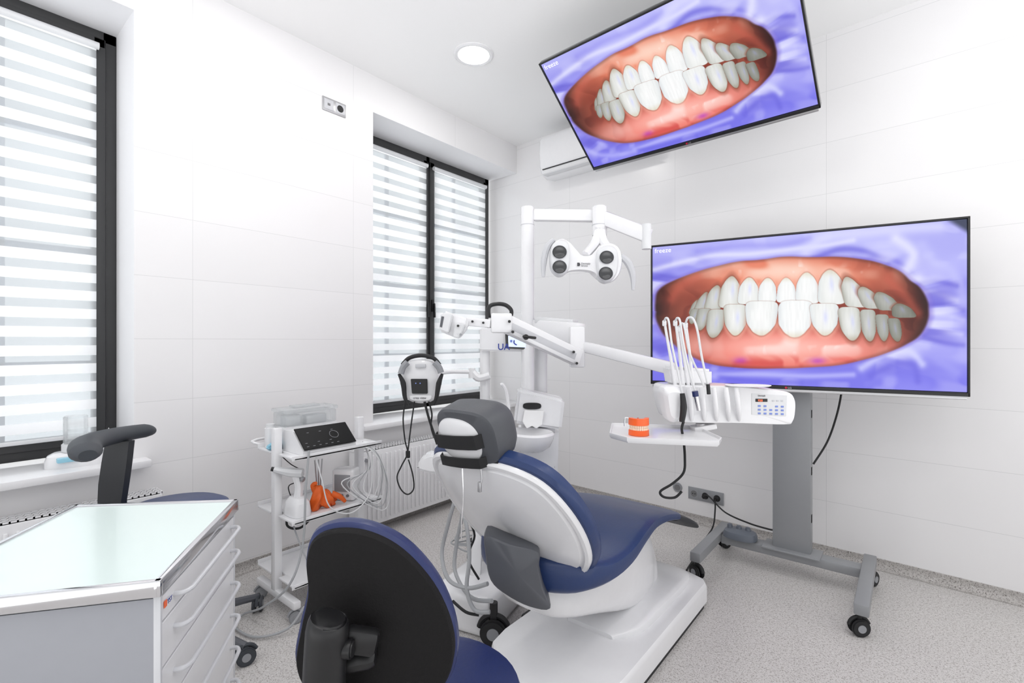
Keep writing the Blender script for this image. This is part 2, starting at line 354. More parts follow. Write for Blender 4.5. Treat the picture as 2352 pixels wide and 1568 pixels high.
# ---------- screen picture ----------
def screen_mesh():
    nx,ny=720,405; asp=16/9
    s,v=np.meshgrid(np.linspace(0,1,nx),np.linspace(0,1,ny))
    u=2.14*s/(2.8-.66*s); x=1497+727*u; top=567-70*u; bot=882+24*u; y=top+v*(bot-top)
    def ss(a,b,t): t=np.clip((t-a)/(b-a),0,1); return t*t*(3-2*t)
    def mixc(c,col,m): return c*(1-m[...,None])+np.array(col,float)*m[...,None]
    def G(cx,cy,rx,ry): return np.exp(-(((x-cx)/rx)**2+((y-cy)/ry)**2))
    def vn(X,Y,seed):
        g=np.random.RandomState(seed).rand(64,64); X=X+1000.;Y=Y+1000.
        xi=np.floor(X).astype(int); yi=np.floor(Y).astype(int); fx=X-xi; fy=Y-yi; fx=fx**3*(fx*(6*fx-15)+10); fy=fy**3*(fy*(6*fy-15)+10)
        a=g[yi%64,xi%64];b=g[yi%64,(xi+1)%64];c_=g[(yi+1)%64,xi%64];d_=g[(yi+1)%64,(xi+1)%64]
        return (a*(1-fx)+b*fx)*(1-fy)+(c_*(1-fx)+d_*fx)*fy
    def seg(p,w):
        best=np.full(x.shape,1e9)
        q=cat([(a,b,0) for a,b in p],6)
        for i in range(len(q)-1):
            ax,ay,bx_,by=q[i].x,q[i].y,q[i+1].x,q[i+1].y; L=(bx_-ax)**2+(by-ay)**2+1e-9
            t=np.clip(((x-ax)*(bx_-ax)+(y-ay)*(by-ay))/L,0,1); best=np.minimum(best,np.hypot(x-ax-t*(bx_-ax),y-ay-t*(by-ay)))
        return np.exp(-(best/w)**2)
    dx=(x-1812); dy=(y-718)
    ang=np.arctan2(dy*2.3,dx)
    # mouth opening: hand-drawn outline, converted to a radius per direction
    op=[(1504,700),(1514,666),(1560,640),(1620,618),(1690,602),(1760,592),(1840,588),(1900,588),(1970,592),(2025,602),(2068,618),(2096,644),(2120,672),(2133,705),(2132,742),(2112,774),(2080,798),(2040,814),(2000,828),(1950,840),(1870,850),(1780,852),(1690,850),(1620,840),(1575,816),(1530,782),(1508,740)]
    oq=np.array([(p.x,p.y) for p in cat([(a,b,0) for a,b in op],6,True)])
    oa=np.arctan2((oq[:,1]-718)*2.3,oq[:,0]-1812); orr=np.hypot((oq[:,1]-718)*2.3,oq[:,0]-1812)
    so=np.argsort(oa); oa=oa[so]; orr=orr[so]
    edge=np.interp(ang,np.r_[oa-2*np.pi,oa,oa+2*np.pi],np.r_[orr,orr,orr])
    edge=edge*(1+.025*(vn(ang*5+10,ang*0,33)-.5))
    r=np.hypot(dy*2.3,dx)/edge
    c=np.zeros(x.shape+(3,))+np.array((140,136,236),float)
    w1=vn(x/160,y/90,3); n1=vn(x/110+w1*1.2,y/70+w1,1); nf=vn(x/34+w1*2,y/22+w1,12)
    c=mixc(c,(180,178,250),ss(.35,.8,n1)*.8); c=mixc(c,(116,110,224),ss(.5,.15,n1)*.6)
    c=mixc(c,(194,194,251),ss(650,570,y)*.75); c=mixc(c,(118,114,236),ss(810,880,y)*.6)
    c=mixc(c,(214,214,255),ss(.55,.95,nf)*.35)
    for p,wd,col,k in (
        ([(1500,620),(1570,600),(1640,585),(1720,582),(1800,572),(1900,560),(1960,548)],7,(234,234,255),.7),
        ([(1600,575),(1700,562),(1790,560),(1860,545)],8,(150,146,238),.5),
        ([(1850,575),(1900,540),(1990,530),(2080,520),(2160,515)],15,(220,220,255),.75),
        ([(1870,592),(1930,570),(1990,575),(2040,600)],8,(98,92,214),.6),
        ([(1960,600),(2030,590),(2080,610),(2110,650)],8,(112,104,224),.5),
        ([(2060,545),(2100,580),(2080,630),(2110,640)],15,(234,234,255),.8),
        ([(2120,560),(2150,600),(2190,620),(2215,690)],15,(198,198,252),.6),
        ([(2090,680),(2140,670),(2200,690)],8,(232,232,255),.6),([(2140,720),(2180,725),(2215,735)],8,(218,218,255),.5),
        ([(2100,655),(2150,645),(2200,655)],7,(98,92,212),.5),([(2130,700),(2180,700),(2215,712)],7,(98,92,212),.45),
        ([(2135,745),(2170,760),(2210,770)],8,(226,226,255),.5),([(2125,775),(2170,790),(2215,795)],7,(100,94,214),.45),
        ([(2090,800),(2140,820),(2200,860)],14,(166,164,246),.6),([(1980,850),(2040,815),(2090,810),(2120,840)],10,(214,216,255),.75),
        ([(2000,868),(2060,840),(2100,845),(2110,880)],9,(104,98,220),.5),
        ([(1640,868),(1740,866),(1850,870),(1960,866)],7,(200,200,255),.65),([(1600,862),(1700,880),(1840,886)],7,(96,92,222),.4),
        ([(1500,820),(1530,850),(1580,866),(1640,872)],9,(194,194,255),.55),
        ([(1500,700),(1512,740),(1530,790),(1560,830)],8,(170,168,248),.6),([(1500,640),(1530,632),(1560,640)],7,(104,100,216),.5),
        ([(1500,665),(1540,650),(1575,640),(1620,620)],8,(178,174,246),.6)):
        c=mixc(c,col,seg(p,wd)*k)
    pl=vn(ang*9+r*1.2,r*2.0,21); near=ss(.99,1.05,r)*ss(1.4,1.06,r); side=ss(1940,2060,x)+ss(1640,1560,x)
    c=mixc(c,(232,232,255),ss(.5,.9,pl)*near*side*.65); c=mixc(c,(98,90,208),ss(.5,.1,pl)*near*side*.6)
    c=mixc(c,(66,72,96),ss(0,20,(x-2165)*.62-(y-500)*1.0))
    mm=ss(1.015,.985,r)
    c=mixc(c,(112,84,190),ss(1.06,1.0,r)*.4)
    n3=vn(x/46+w1,y/30,7); n4=vn(x/14+n3,y/16,8); n6=vn(x/24+n3*2,y/34,28)
    inn=np.zeros(c.shape)+np.array((122,52,38),float)
    inn=mixc(inn,(160,84,64),n3*.8); inn=mixc(inn,(84,30,22),ss(.5,.2,n6)*.5)
    gu=np.clip(G(1805,632,220,58)*1.35,0,1); gl=np.clip(G(1815,812,228,56)*1.5,0,1)
    inn=mixc(inn,(220,108,80),gu); inn=mixc(inn,(252,172,142),G(1805,630,165,34)*.95*(.7+.3*n6)); inn=mixc(inn,(255,226,210),ss(.42,.85,n3)*G(1805,622,200,28)*.8)
    inn=mixc(inn,(236,112,98),gl); inn=mixc(inn,(255,192,180),G(1812,802,190,34)*.95); inn=mixc(inn,(255,232,226),ss(.4,.8,n3)*G(1810,798,195,28)*.85)
    inn=mixc(inn,(208,66,62),ss(.6,.2,n6)*G(1810,840,215,13)*.75)
    inn=mixc(inn,(255,250,248),ss(.80,1.0,n4)*(G(1810,616,190,16)+G(1810,800,170,14))*.55)
    inn=mixc(inn,(176,50,200),G(1700,834,16,8)*.55+G(1878,834,18,8)*.6)
    inn=mixc(inn,(126,42,30),G(1700,704,70,8)*.7+G(1900,706,60,8)*.7)
    inn=inn*(1-.45*ss(.74,1.0,np.abs(dx)/316)[...,None])
    inn=inn*(1-.22*ss(.93,1.0,r)[...,None])
    inn=mixc(inn,(204,96,76),seg([(2040,640),(2080,680),(2110,720)],12)*.5+seg([(1540,690),(1560,660),(1600,635)],12)*.5)
    up=[(1596,708,11,18,.3),(1613,698,15,26,.3),(1640,686,19,30,.2),(1677,672,25,38,.1),(1719,669,24,32,0),(1762,668,21,30,0),(1806,667,22,30,0),(1854,662,27,37,0),(1909,659,31,41,-.1),(1960,671,27,36,-.4),(1996,684,24,26,-.5),(2034,692,26,22,-.6),(2074,714,26,17,-.5)]
    lo=[(1592,730,11,18,.3),(1612,737,15,26,.2),(1641,747,21,34,.15),(1688,738,27,37,.05),(1748,734,37,41,0),(1826,735,41,44,0),(1894,736,32,38,0),(1954,746,26,40,-.1),(1996,750,18,38,-.1),(2029,755,15,32,-.1),(2058,760,15,28,-.15)]
    for li,(lst,uf) in enumerate(((up,1),(lo,-1))):
        for q,(cx,cy,hw,hh,sk) in enumerate(lst):
            yy=(y-cy)/hh; tp=(.20,.14)[li]+.05*math.sin(q*2.3)
            wob=.06*(vn(x/9,y/9,40+q)-.5)
            xx=(x-cx+sk*(y-cy)*1.0)/(hw*(1.0+tp*yy*uf-.04))+.06*math.sin(q*1.7)*yy
            g_=ss(-.6,.6,yy*uf); p=1.9+g_*(2.2+1.2*math.sin(q*1.3)**2)
            d=np.abs(xx)**p+np.abs(yy)**p+wob
            sd=min(1,abs(cx-1812)/262.); rim=ss(2.0,1.05,d)*ss(.4,-.5,yy*uf)
            inn=mixc(inn,(250,184,164) if sd<.5 else (150,84,64),rim*.5)
            inn=mixc(inn,(120,62,42),ss(1.25,1.0,d)*(.2+.45*sd))
            k_=sd**1.6; colr=np.array((252,254,254))*(1-k_)+np.array((188,190,174))*k_
            t=np.zeros(c.shape)+colr
            t=mixc(t,(132,128,112) if sd>.4 else (206,214,220),np.clip(np.abs(xx)**4,0,1)*.6)
            t=mixc(t,(214,196,154) if sd<.5 else (160,138,104),ss(-.5,-1.0,yy*uf)*.45)
            t=mixc(t,(255,255,255),np.exp(-(((xx+.05)/.6)**2+((yy*uf-.1)/.8)**2))*(.95-.6*sd))
            t=t*(1-.04*(vn(x/3.5,y/22,60+q)))[...,None]
            if sd>.3: t=mixc(t,(216,220,252),np.exp(-(((xx-.15-.1*math.sin(q*3.))/.18)**2+((yy+.15)/.4)**2))*.75)
            if sd>.5: t=t*(1-.30*(sd-.5)/.5)
            m=ss(1.05,.92,d); inn=inn*(1-m[...,None])+t*m[...,None]
    c=c*(1-mm[...,None])+inn*mm[...,None]
    cc=np.clip(c/255.,0,1); L=np.where(cc<=.04045,cc/12.92,((cc+.055)/1.055)**2.4)
    me=bpy.data.meshes.new('screen_picture')
    vv=np.stack([(s-.5)*asp,np.zeros_like(s),(.5-v)],-1).reshape(-1,3)
    idx=np.arange(nx*ny).reshape(ny,nx); q=np.stack([idx[:-1,:-1],idx[1:,:-1],idx[1:,1:],idx[:-1,1:]],-1).reshape(-1,4)
    me.vertices.add(len(vv)); me.vertices.foreach_set('co',vv.ravel().astype('f'))
    me.loops.add(q.size); me.loops.foreach_set('vertex_index',q.ravel().astype('i'))
    me.polygons.add(len(q)); me.polygons.foreach_set('loop_start',(np.arange(len(q))*4).astype('i'))
    me.update(calc_edges=True)
    at=me.color_attributes.new('Col','FLOAT_COLOR','POINT')
    rgba=np.concatenate([L.reshape(-1,3),np.ones((nx*ny,1))],1).astype('f'); at.data.foreach_set('color',rgba.ravel())
    m=bpy.data.materials.new('lit_display'); m.use_nodes=True; nt=m.node_tree; p=nt.nodes['Principled BSDF']
    a=nt.nodes.new('ShaderNodeAttribute'); a.attribute_name='Col'
    p.inputs['Base Color'].default_value=(.01,.01,.012,1); p.inputs['Roughness'].default_value=.2; p.inputs['Specular IOR Level'].default_value=.25
    nt.links.new(a.outputs['Color'],p.inputs['Emission Color']); p.inputs['Emission Strength'].default_value=1.0
    me.materials.append(m); return me
SCR=screen_mesh()
def tvpanel(e,M,w,h):
    b=MB(M).box((0,.02,0),(w,.03,h),M_gloss,None,.004)
    t=.009
    b.box((0,.0,h/2-t/2),(w,.012,t),M_black,None,.002).box((0,.0,-h/2+t),(w,.012,t*2),M_black,None,.002)
    b.box((-w/2+t/2,0,0),(t,.012,h),M_black,None,.002).box((w/2-t/2,0,0),(t,.012,h),M_black,None,.002)
    b.box((0,.055,-.08),(w*.8,.05,h*.75),M_black,None,.015)
    b.box((0,.012,-h/2-.006),(w*.985,.036,.016),M_silver,None,.003)
    p=b.obj('display_panel',e)
    sh=h-.031; sw=w-.020
    o=bpy.data.objects.new('screen',SCR); sc.collection.objects.link(o); o.parent=p
    o.matrix_basis=Matrix.Translation(-e.location)@M@Matrix.Translation((0,.001,.0045))@Matrix.Diagonal((sw/(16/9),1,sh,1))
    R=M.to_3x3(); U=R@XX; V=R@UP
    text('freeze',.037,M@Vector((-w/2+.022,-.0008,h/2-.046)),U,V,M_txt,'screen_text',p,bold=-.0004)
    MB(M).cyl((-.014,-.0075,-h/2+.009),(-.014,-.005,-h/2+.009),.0055,M_red).obj('logo_badge',p)
    text('LG',.014,M@Vector((-.006,-.0068,-h/2+.004)),U,V,M_silver,'logo_text',p)
    return p
def caster(par,x,y,r,m=M_rub,ang=0,top=None):
    top=top or 2*r+.03
    d=Vector((math.cos(ang),math.sin(ang),0)); n=Vector((-d.y,d.x,0)); c=Vector((x,y,r))
    b=MB()
    for k in (-1,1):
        b.cyl(c+n*k*r*.22,c+n*k*r*.62,r,m,seg=28,bev=r*.12)
        b.cyl(c+n*k*r*.55,c+n*k*r*.68,r*.45,M_gray,seg=20)
    b.cyl(c-n*r*.3,c+n*r*.3,r*.25,m)
    arc=[c+d*math.cos(a)*r*1.12+UP*math.sin(a)*r*1.12 for a in [math.radians(q) for q in (20,50,80,110,140,170)]]
    b.tube(arc,r*.22,m,n=3)
    b.cyl((x,y,r*1.9),(x,y,top),r*.3,m)
    return b.obj('caster',par)
e=thing('television_on_stand',(-.50,2.95,0),'large flat screen television on a gray wheeled metal stand','television')
M1=Matrix.Translation((-.4735,2.8085,1.405))@Matrix.Rotation(math.radians(11.07),4,'Z')
tvpanel(e,M1,1.391,.80)
cb0=MB().bx((-.574,2.93,.10),(-.396,3.005,1.55),M_metal,.006)
for zz in (.3,.55,.85): cb0.bx((-.401,2.95,zz),(-.393,2.97,zz+.04),M_black)
cb0.obj('column',e)
MB().bx((-.60,2.86,1.25),(-.37,2.93,1.5),M_black,.01).obj('bracket',e)
MB().bx((-.84,2.92,.085),(-.15,3.00,.135),M_metal,.008).bx((-.62,2.89,.13),(-.35,3.03,.14),M_metal,.003).obj('crossbar',e)
for x,ya,yb in ((-.155,2.50,3.12),(-.865,2.56,3.12)):
    MB().bx((x-.027,ya,.095),(x+.027,yb,.145),M_metal,.005).obj('foot',e)
for x,y,a in ((-.165,2.53,.6),(-.15,3.09,1.2),(-.865,2.59,2.6),(-.865,3.09,1)): caster(e,x,y,.037,M_rub,a,.1)
MB().tube([(-.27,3.06,1.1),(-.277,3.09,.98),(-.30,3.10,.85),(-.34,3.09,.71),(-.392,3.0,.60)],.005,M_rub,8).obj('cable',e)
e=thing('ceiling_television',(-.98,2.5,CZ),'flat screen television hung tilted from the ceiling above the chair','television')
M2=Matrix.Translation((-.9785,2.485,2.6045))@Matrix.Rotation(math.radians(-2.5),4,'Z')@Matrix.Rotation(math.radians(52.1),4,'X')
tvpanel(e,M2,1.277,.735)
MB(M2).box((.05,.10,-.19),(1.1,.05,.36),M_gray,None,.01).box((0,.10,.05),(.4,.06,.3),M_black,None,.01).obj('rear_housing',e)
MB().cyl((-.98,2.56,2.70),(-.98,2.56,CZ-.01),.03,M_white2).cyl((-.98,2.56,CZ-.03),(-.98,2.56,CZ),.09,M_white2).obj('ceiling_mount',e)

# air conditioner
e=thing('air_conditioner',(-1.9,wy(-1.9),2.78),'white split wall air conditioner with dark outlet slot','air conditioner')
pr=[(.001,2.63),(.12,2.615),(.19,2.64),(.215,2.70),(.225,2.8),(.22,2.90),(.20,2.935),(.001,2.94)]
def onw(x,d,z): return Vector((x,wy(x),z))+WN*d
MB().loft([[onw(x,d*(.94 if i in(0,3) else 1),z) for d,z in pr] for i,x in enumerate((-2.36,-2.345,-1.455,-1.44))],M_white).obj('body',e)
MB().bar(onw(-2.33,.205,2.668),onw(-1.47,.205,2.668),.012,.006,M_black).obj('air_slot',e)
MB().bar(onw(-2.33,.175,2.628),onw(-1.47,.175,2.628),.07,.008,M_white2,.003).obj('louver',e)
def outlet(name,c,U,V,N,kinds,m,lab):
    c=Vector(c);U=Vector(U);V=Vector(V);N=Vector(N); n=len(kinds); R=Matrix((U,V,N)).transposed()
    e=thing(name,c,lab,'socket')
    MB().box(c+N*.004,(n*.078+.004,.084,.008),m,R,.002).obj('frame',e)
    for i,k in enumerate(kinds):
        p=c+U*((i-(n-1)/2)*.078)
        b=MB().box(p+N*.0085,(.062,.062,.003),M_offw if m is M_silver else M_gray,R,.001)
        if k: b.cyl(p+N*.009,p+N*.0105,.022,M_slot if k==1 else M_rub)
        else: b.box(p+N*.0105,(.018,.014,.002),M_slot,R)
        if k==1: b.cyl(p+U*.008+N*.0105,p+U*.008+N*.0112,.004,M_black).cyl(p-U*.008+N*.0105,p-U*.008+N*.0112,.004,M_black)
        if k==3: b.cyl(p+N*.01,p+N*.04,.018,M_rub,r2=.013)
        b.obj('socket_insert',e)
outlet('wall_socket',(WX,1.64,2.725),YY,UP,XX,(0,2),M_silver,'double wall socket with silver frame on the tiled wall')
zk=.197; SK=onw(-1.073,0,zk)
outlet('wall_socket',SK,WU,UP,WN,(1,3,3),M_gray,'triple gray wall socket with two black plugs inserted')
e=thing('cable_outlet',onw(-1.27,0,.215),'round gray cable outlet low on the tiled wall','socket')
MB().cyl(onw(-1.27,0,.215),onw(-1.27,.008,.215),.033,M_gray).cyl(onw(-1.27,.008,.215),onw(-1.27,.011,.215),.02,M_slot).obj('cover',e)
def cable(lab,pts,r,m=M_rub,seg=8,name='cable'):
    p0=Vector(pts[0]); e=thing(name,p0,lab,'cable'); MB().tube(pts,r,m,8,seg).obj('cord',e)
cable('black power cable from the socket to the television stand',[SK+WN*.045,SK+WN*.09+WU*.05+UP*.03,(-.9,3.22,.17),(-.75,3.16,.155),(-.62,3.06,.18),(-.58,3.01,.20)],.005)
cable('black power cable with plug hanging to the floor',[SK+WN*.045+WU*.078,SK+WN*.08+WU*.09-UP*.06,(-.97,3.2,.06),(-.98,3.0,.012),(-.95,2.8,.012),(-.93,2.62,.012)],.005)
e=thing('foot_pedal',(-.74,2.94,.145),'gray foot control pedal resting on the stand crossbar','pedal')
MB().pil((-.74,2.94,.141),XX,YY,UP,sup(.088,.065,2.6),[(1,0),(1,.015),(.92,.034),(.6,.046),(0,.049)],M_pedal).obj('pedal_base',e)
for k in range(3): MB().cyl((-.795+k*.048,2.94,.172),(-.795+k*.048,2.94,.206),.017,M_pedal,r2=.013,bev=.004).obj('button',e)

# ---------- dental chair ----------
e=thing('dental_chair',(-1.0,1.85,0),'reclining dental treatment chair with blue upholstery and white shell','dental chair')
plan=[(-.735,2.34),(-.735,1.9),(-.735,1.5),(-.745,1.24),(-.79,1.18),(-1.0,1.20),(-1.15,1.30),(-1.225,1.37),(-1.24,1.45),(-1.24,1.9),(-1.235,2.30),(-1.19,2.40),(-1.05,2.425),(-.83,2.41),(-.76,2.385)]
pl=[(x+1.0,y-1.8) for x,y in plan]
MB().pil((-1.0,1.8,0),XX,YY,UP,pl,[(.97,.0),(.97,.020)],M_rub).obj('floor_seal',e)
MB().pil((-1.0,1.8,0),XX,YY,UP,pl,[(.985,.020),(1,.026),(1,.094),(.99,.108),(.972,.115),(.9,.118),(0,.118)],M_white).obj('base',e,ang=28)
MB().bx((-1.30,1.64,.0),(-1.235,1.95,.07),M_black,.01).obj('cable_duct',e)
def zring(y,w,zt,zb,n=.6,x0=-1.0,dip=0,k=28):
    r=[]; zc=(zt+zb)/2; hh=(zt-zb)/2
    for i in range(k):
        a=2*math.pi*i/k; c,s=math.cos(a),math.sin(a)
        x=w*math.copysign(abs(c)**n,c); z=zc+hh*math.copysign(abs(s)**n,s)
        if s>0: z-=dip*(1-(x/w)**2)
        r.append((x0+x,y,z))
    return r
def sring(pts,n=4):
    P=[np.array(p,float) for p in pts]; out=[]
    for i in range(len(P)-1):
        p0,p1,p2,p3=P[max(i-1,0)],P[i],P[i+1],P[min(i+2,len(P)-1)]
        for k in range(n):
            t=k/n; out.append(.5*((2*p1)+(p2-p0)*t+(2*p0-5*p1+4*p2-p3)*t*t+(3*p1-p0-3*p2+p3)*t**3))
    out.append(P[-1]); return out
MB().loft([zring(q[0],q[1],q[2],q[3]) for q in sring(((1.24,.06,.46,.41),(1.29,.12,.48,.35),(1.38,.16,.49,.31),(1.55,.175,.505,.25),(1.72,.17,.51,.18),(1.88,.155,.50,.12),(2.0,.14,.46,.10),(2.08,.12,.38,.10),(2.16,.10,.24,.10),(2.2,.06,.16,.10)))],M_white).obj('lift_housing',e)
MB().loft([zring(q[0],q[1],q[2],q[3],.45,x0=-.97) for q in sring(((1.66,.10,.135,.10),(1.75,.165,.155,.10),(1.95,.18,.17,.10),(2.2,.18,.165,.10),(2.32,.165,.15,.10),(2.38,.12,.13,.10)))],M_white).obj('base_cowling',e)
SEAT=((1.215,.06,.545,.48,0),(1.235,.13,.565,.458,.0),(1.30,.215,.575,.446,.018),(1.42,.258,.555,.448,.035),(1.55,.268,.556,.464,.04),(1.68,.262,.578,.498,.033),(1.80,.250,.580,.513,.02),(1.94,.236,.552,.496,.012),(2.06,.222,.518,.468,.008),(2.16,.208,.485,.440,.0),(2.18,.19,.475,.445,.0))
MB().loft([zring(q[0],q[1],q[2],q[3],.5,dip=q[4]) for q in sring(SEAT)],M_blue,True).obj('seat',e)
MB().loft([zring(q[0],q[1],q[2],q[3],.55) for q in sring(((2.15,.200,.478,.434),(2.25,.205,.445,.395),(2.38,.20,.385,.345),(2.50,.175,.325,.295),(2.52,.15,.315,.30)))],M_darkstem).obj('footrest',e)
bo=Vector((-1.0,1.205,.70)); V=Vector((0,-.585,.811)); N=Vector((0,-.811,-.585))
half=[(0,.275),(.14,.268),(.235,.215),(.283,.10),(.293,-.04),(.262,-.165),(.18,-.25),(0,-.285)]
ol=[(p.x,p.y) for p in cat([(x,y,0) for x,y in half]+[(-x,y,0) for x,y in half[-2:0:-1]],5,True)]
MB().pil(bo,XX,V,N,ol,[(0,-.048),(.6,-.046),(.88,-.042),(.98,-.030),(1,-.014),(1,.0),(.97,.012),(.9,.015),(0,.02)],M_blue,bend=.25).obj('backrest',e)
ol2=[(x*.962-.006,y*.962-.005) for x,y in ol]
MB().pil(bo,XX,V,N,ol2,[(1,.0),(1,.020),(.98,.028),(.945,.029),(.925,.022),(.912,.022),(.89,.031),(.7,.044),(.4,.051),(0,.053)],M_white,bend=.25).obj('backrest_shell',e)
g=[(1113,1226),(1170,1244),(1234,1262),(1237,1300),(1248,1350),(1263,1397),(1215,1390),(1160,1362),(1124,1330),(1113,1275)]
GT=1.455
MB().pil(S(1189,1314,GT),RT,UP,-FW,outl(g,1187,1310,GT,4),[(.98,-.08),(1,-.04),(1,-.006),(.97,.003),(.9,.007),(0,.010)],M_cover,bend=.6).obj('hinge_cover',e)
# headrest
hc=Vector((-1.012,1.03,.972)); hv=Vector((0,-.30,.95)).normalized(); hn=Vector((0,-.95,-.30)).normalized()
MB().pil(hc,XX,hv,hn,sup(.122,.088,3.4,44),[(0,-.10),(.6,-.098),(.88,-.088),(1,-.060),(1,-.0),(.97,.014),(.9,.019),(0,.019)],M_dgray,bend=.3).obj('headrest',e)
sc_=hc-XX*.024-hv*.010
MB().pil(sc_+hn*.006,XX,hv,hn,sup(.088,.070,2.6,44),[(1,.0),(1,.010),(.96,.018),(.8,.023),(.4,.026),(0,.027)],M_white,bend=.5).obj('headrest_shell',e)
for z0,wd in ((.000,.022),(-.066,.016)):
    pts=[sc_+XX*x+hv*(z0+.10*x)+hn*(.037-.9*x*x-(.016 if abs(x)>.092 else 0)) for x in (-.100,-.09,-.08,-.05,0,.05,.08,.095,.128)]
    MB().loft([[p+hv*wd,p+hv*wd+hn*.004,p-hv*wd+hn*.004,p-hv*wd] for p in pts],M_rub).obj('strap',e)
MB().bar(hc-hv*.07,bo+V*.22,.07,.025,M_silver,.005).obj('headrest_post',e)
MB().tube([S(1104,1075,1.4),S(1106,1100,1.4),S(1102,1125,1.4)],.003,M_silver).box(S(1102,1118,1.4),(.01,.01,.03),M_silver,None,.002).tube([S(1062,1075,1.42),S(1064,1150,1.42),S(1060,1200,1.42),S(1060,1240,1.42)],.002,M_chrome).obj('bib_chain',e)

# ---------- dental unit ----------
e=thing('dental_unit',(-1.55,1.9,0),'white dental delivery unit with cuspidor, lamp post and instrument arms','dental unit')
T=2.5
pp=S(1212,784,T); MB().cyl((pp.x,pp.y,.25),(pp.x,pp.y,1.945),.034,M_white,bev=.004).cyl((pp.x,pp.y,1.85),(pp.x,pp.y,1.853),.0355,M_offw).obj('lamp_post',e)
p2=S(1242,784,2.58); MB().cyl((p2.x,p2.y,.3),(p2.x,p2.y,1.30),.035,M_white2).obj('rear_post',e)
p3=S(1114,784,2.55); MB().cyl((p3.x,p3.y,.1),(p3.x,p3.y,1.25),.027,M_white).obj('assistant_post',e)
def slab(b,pts,t,th,m,bev=.01): b.prism([S(u,v,t) for u,v in pts],FW*th,m,bev); return b
slab(MB(),[(1192,985),(1285,985),(1282,1075),(1275,1300),(1195,1300)],2.42,.26,M_white,.02).obj('tower',e)
hd=slab(MB(),[(1190,893),(1298,918),(1290,988),(1180,972)],2.38,.16,M_white,.014).obj('tissue_box',e)
MB().pil(S(1222,932,2.377),RT,UP,-FW,sup(.045,.016,3),[(1,0),(1,.003),(0,.003)],M_rub).obj('slot',hd)
MB().prism([S(u,v,2.36) for u,v in ((1205,942),(1250,944),(1245,975),(1232,984),(1222,978),(1210,984),(1200,968))],FW*.012,M_paper,.002).obj('tissue',hd)
cb=S(1215,990,2.33)
MB().pil(cb-UP*.03,XX,YY,UP,sup(.12,.10,2.4),[(.6,-.06),(.85,-.04),(1,.0),(1.02,.02),(.95,.03),(.88,.022),(.6,-.02),(0,-.03)],M_white).obj('cuspidor_bowl',e)
MB().tube([S(1166,985,2.35),S(1168,940,2.35),S(1163,900,2.35),S(1155,884,2.35),S(1150,884,2.35)],.009,M_white).obj('cup_filler',e)
mp=slab(MB(),[(1102,752),(1228,752),(1226,808),(1102,806)],2.5,.06,M_white,.008).obj('monitor_bracket',e)
MB().prism([S(u,v,2.47) for u,v in ((1160,766),(1222,768),(1220,803),(1162,800))],FW*.02,M_gloss,.003).obj('monitor',mp)
MB().prism([S(u,v,2.468) for u,v in ((1167,771),(1217,773),(1215,798),(1168,796))],FW*.002,M_scr).obj('monitor_screen',mp)
MB().tube([S(1181,781,2.465),S(1181,788,2.465),S(1187,792,2.465)],.003,M_blueink,4,6).box(S(1174,783,2.466),(.012,.004,.012),M_key,None).obj('screen_icon',mp)
text('UA',.045,S(1143,803,2.465),RT,UP,M_blueink,'logo_text',mp,bold=.0008)
MB().tube([S(1125,862,2.5),S(1100,868,2.5),S(1085,855,2.5)],.02,M_white).cyl(S(1084,845,2.5),S(1084,868,2.5),.018,M_white).tube([S(1084,854,2.5),S(1040,853,2.48),S(1012,856,2.46)],.011,M_white).obj('headset_arm',e)
MB().bar(S(1225,494,T),S(1375,496,2.45),.045,.062,M_white,.012).obj('lamp_arm',e)
MB().cyl(S(1377,474,2.42),S(1377,543,2.42),.036,M_white,bev=.005).cyl(S(1377,516,2.42),S(1377,518,2.42),.0375,M_offw).obj('arm_joint',e)
MB().bar(S(1385,500,2.42),S(1492,542,2.28),.05,.072,M_white,.014).cyl(S(1485,515,2.28),S(1485,572,2.28),.022,M_white2).obj('lamp_spring_arm',e)
lh=MB(); TL=2.3
lo=[(1264,590),(1270,560),(1288,548),(1306,556),(1320,578),(1340,588),(1360,584),(1376,566),(1400,558),(1422,570),(1429,598),(1422,630),(1404,648),(1382,646),(1364,628),(1336,622),(1306,624),(1285,632),(1270,620)]
lh.pil(S(1345,602,TL),RT,UP,-FW,outl(lo,1345,602,TL,5),[(0,-.09),(.5,-.085),(.85,-.06),(1,-.02),(1,.0),(.97,.012),(.9,.018),(0,.02)],M_white)
for pd in ([(1264,596),(1268,566),(1285,553),(1303,560),(1308,590),(1304,620),(1286,632),(1269,620)],[(1369,604),(1373,577),(1392,566),(1412,573),(1418,600),(1412,632),(1394,647),(1375,636)]):
    cx_=sum(p[0] for p in pd)/8; cy_=sum(p[1] for p in pd)/8
    lh.pil(S(cx_,cy_,TL-.012),RT,UP,-FW,outl(pd,cx_,cy_,TL,5),[(1.05,-.05),(1.05,.0),(1.02,.018),(.95,.028),(.85,.032),(0,.032)],M_white2)
lh.tube([S(1378,540,2.4),S(1378,520,2.38)],.024,M_white)
lh.tube([S(1378,535,2.38),S(1366,560,2.34),S(1345,585,2.30)],[.03,.022,.02],M_white).tube([S(1378,535,2.38),S(1386,555,2.34),S(1400,575,2.30)],[.03,.022,.02],M_white)
lh=lh.obj('lamp_head',e)
for u,v in ((1285,579),(1285,613),(1393,591),(1391,628)):
    c=S(u,v,TL-.046); MB().pil(c,RT,UP,-FW,sup(.035,.032,2),[(1,-.02),(1,.004),(.95,.006),(.93,.0)],M_offw).pil(c,RT,UP,-FW,sup(.0325,.0295,2),[(1,.0),(1,.003),(.95,.005),(.9,.0052),(.6,.002),(0,.000)],M_lens).obj('lens',lh)
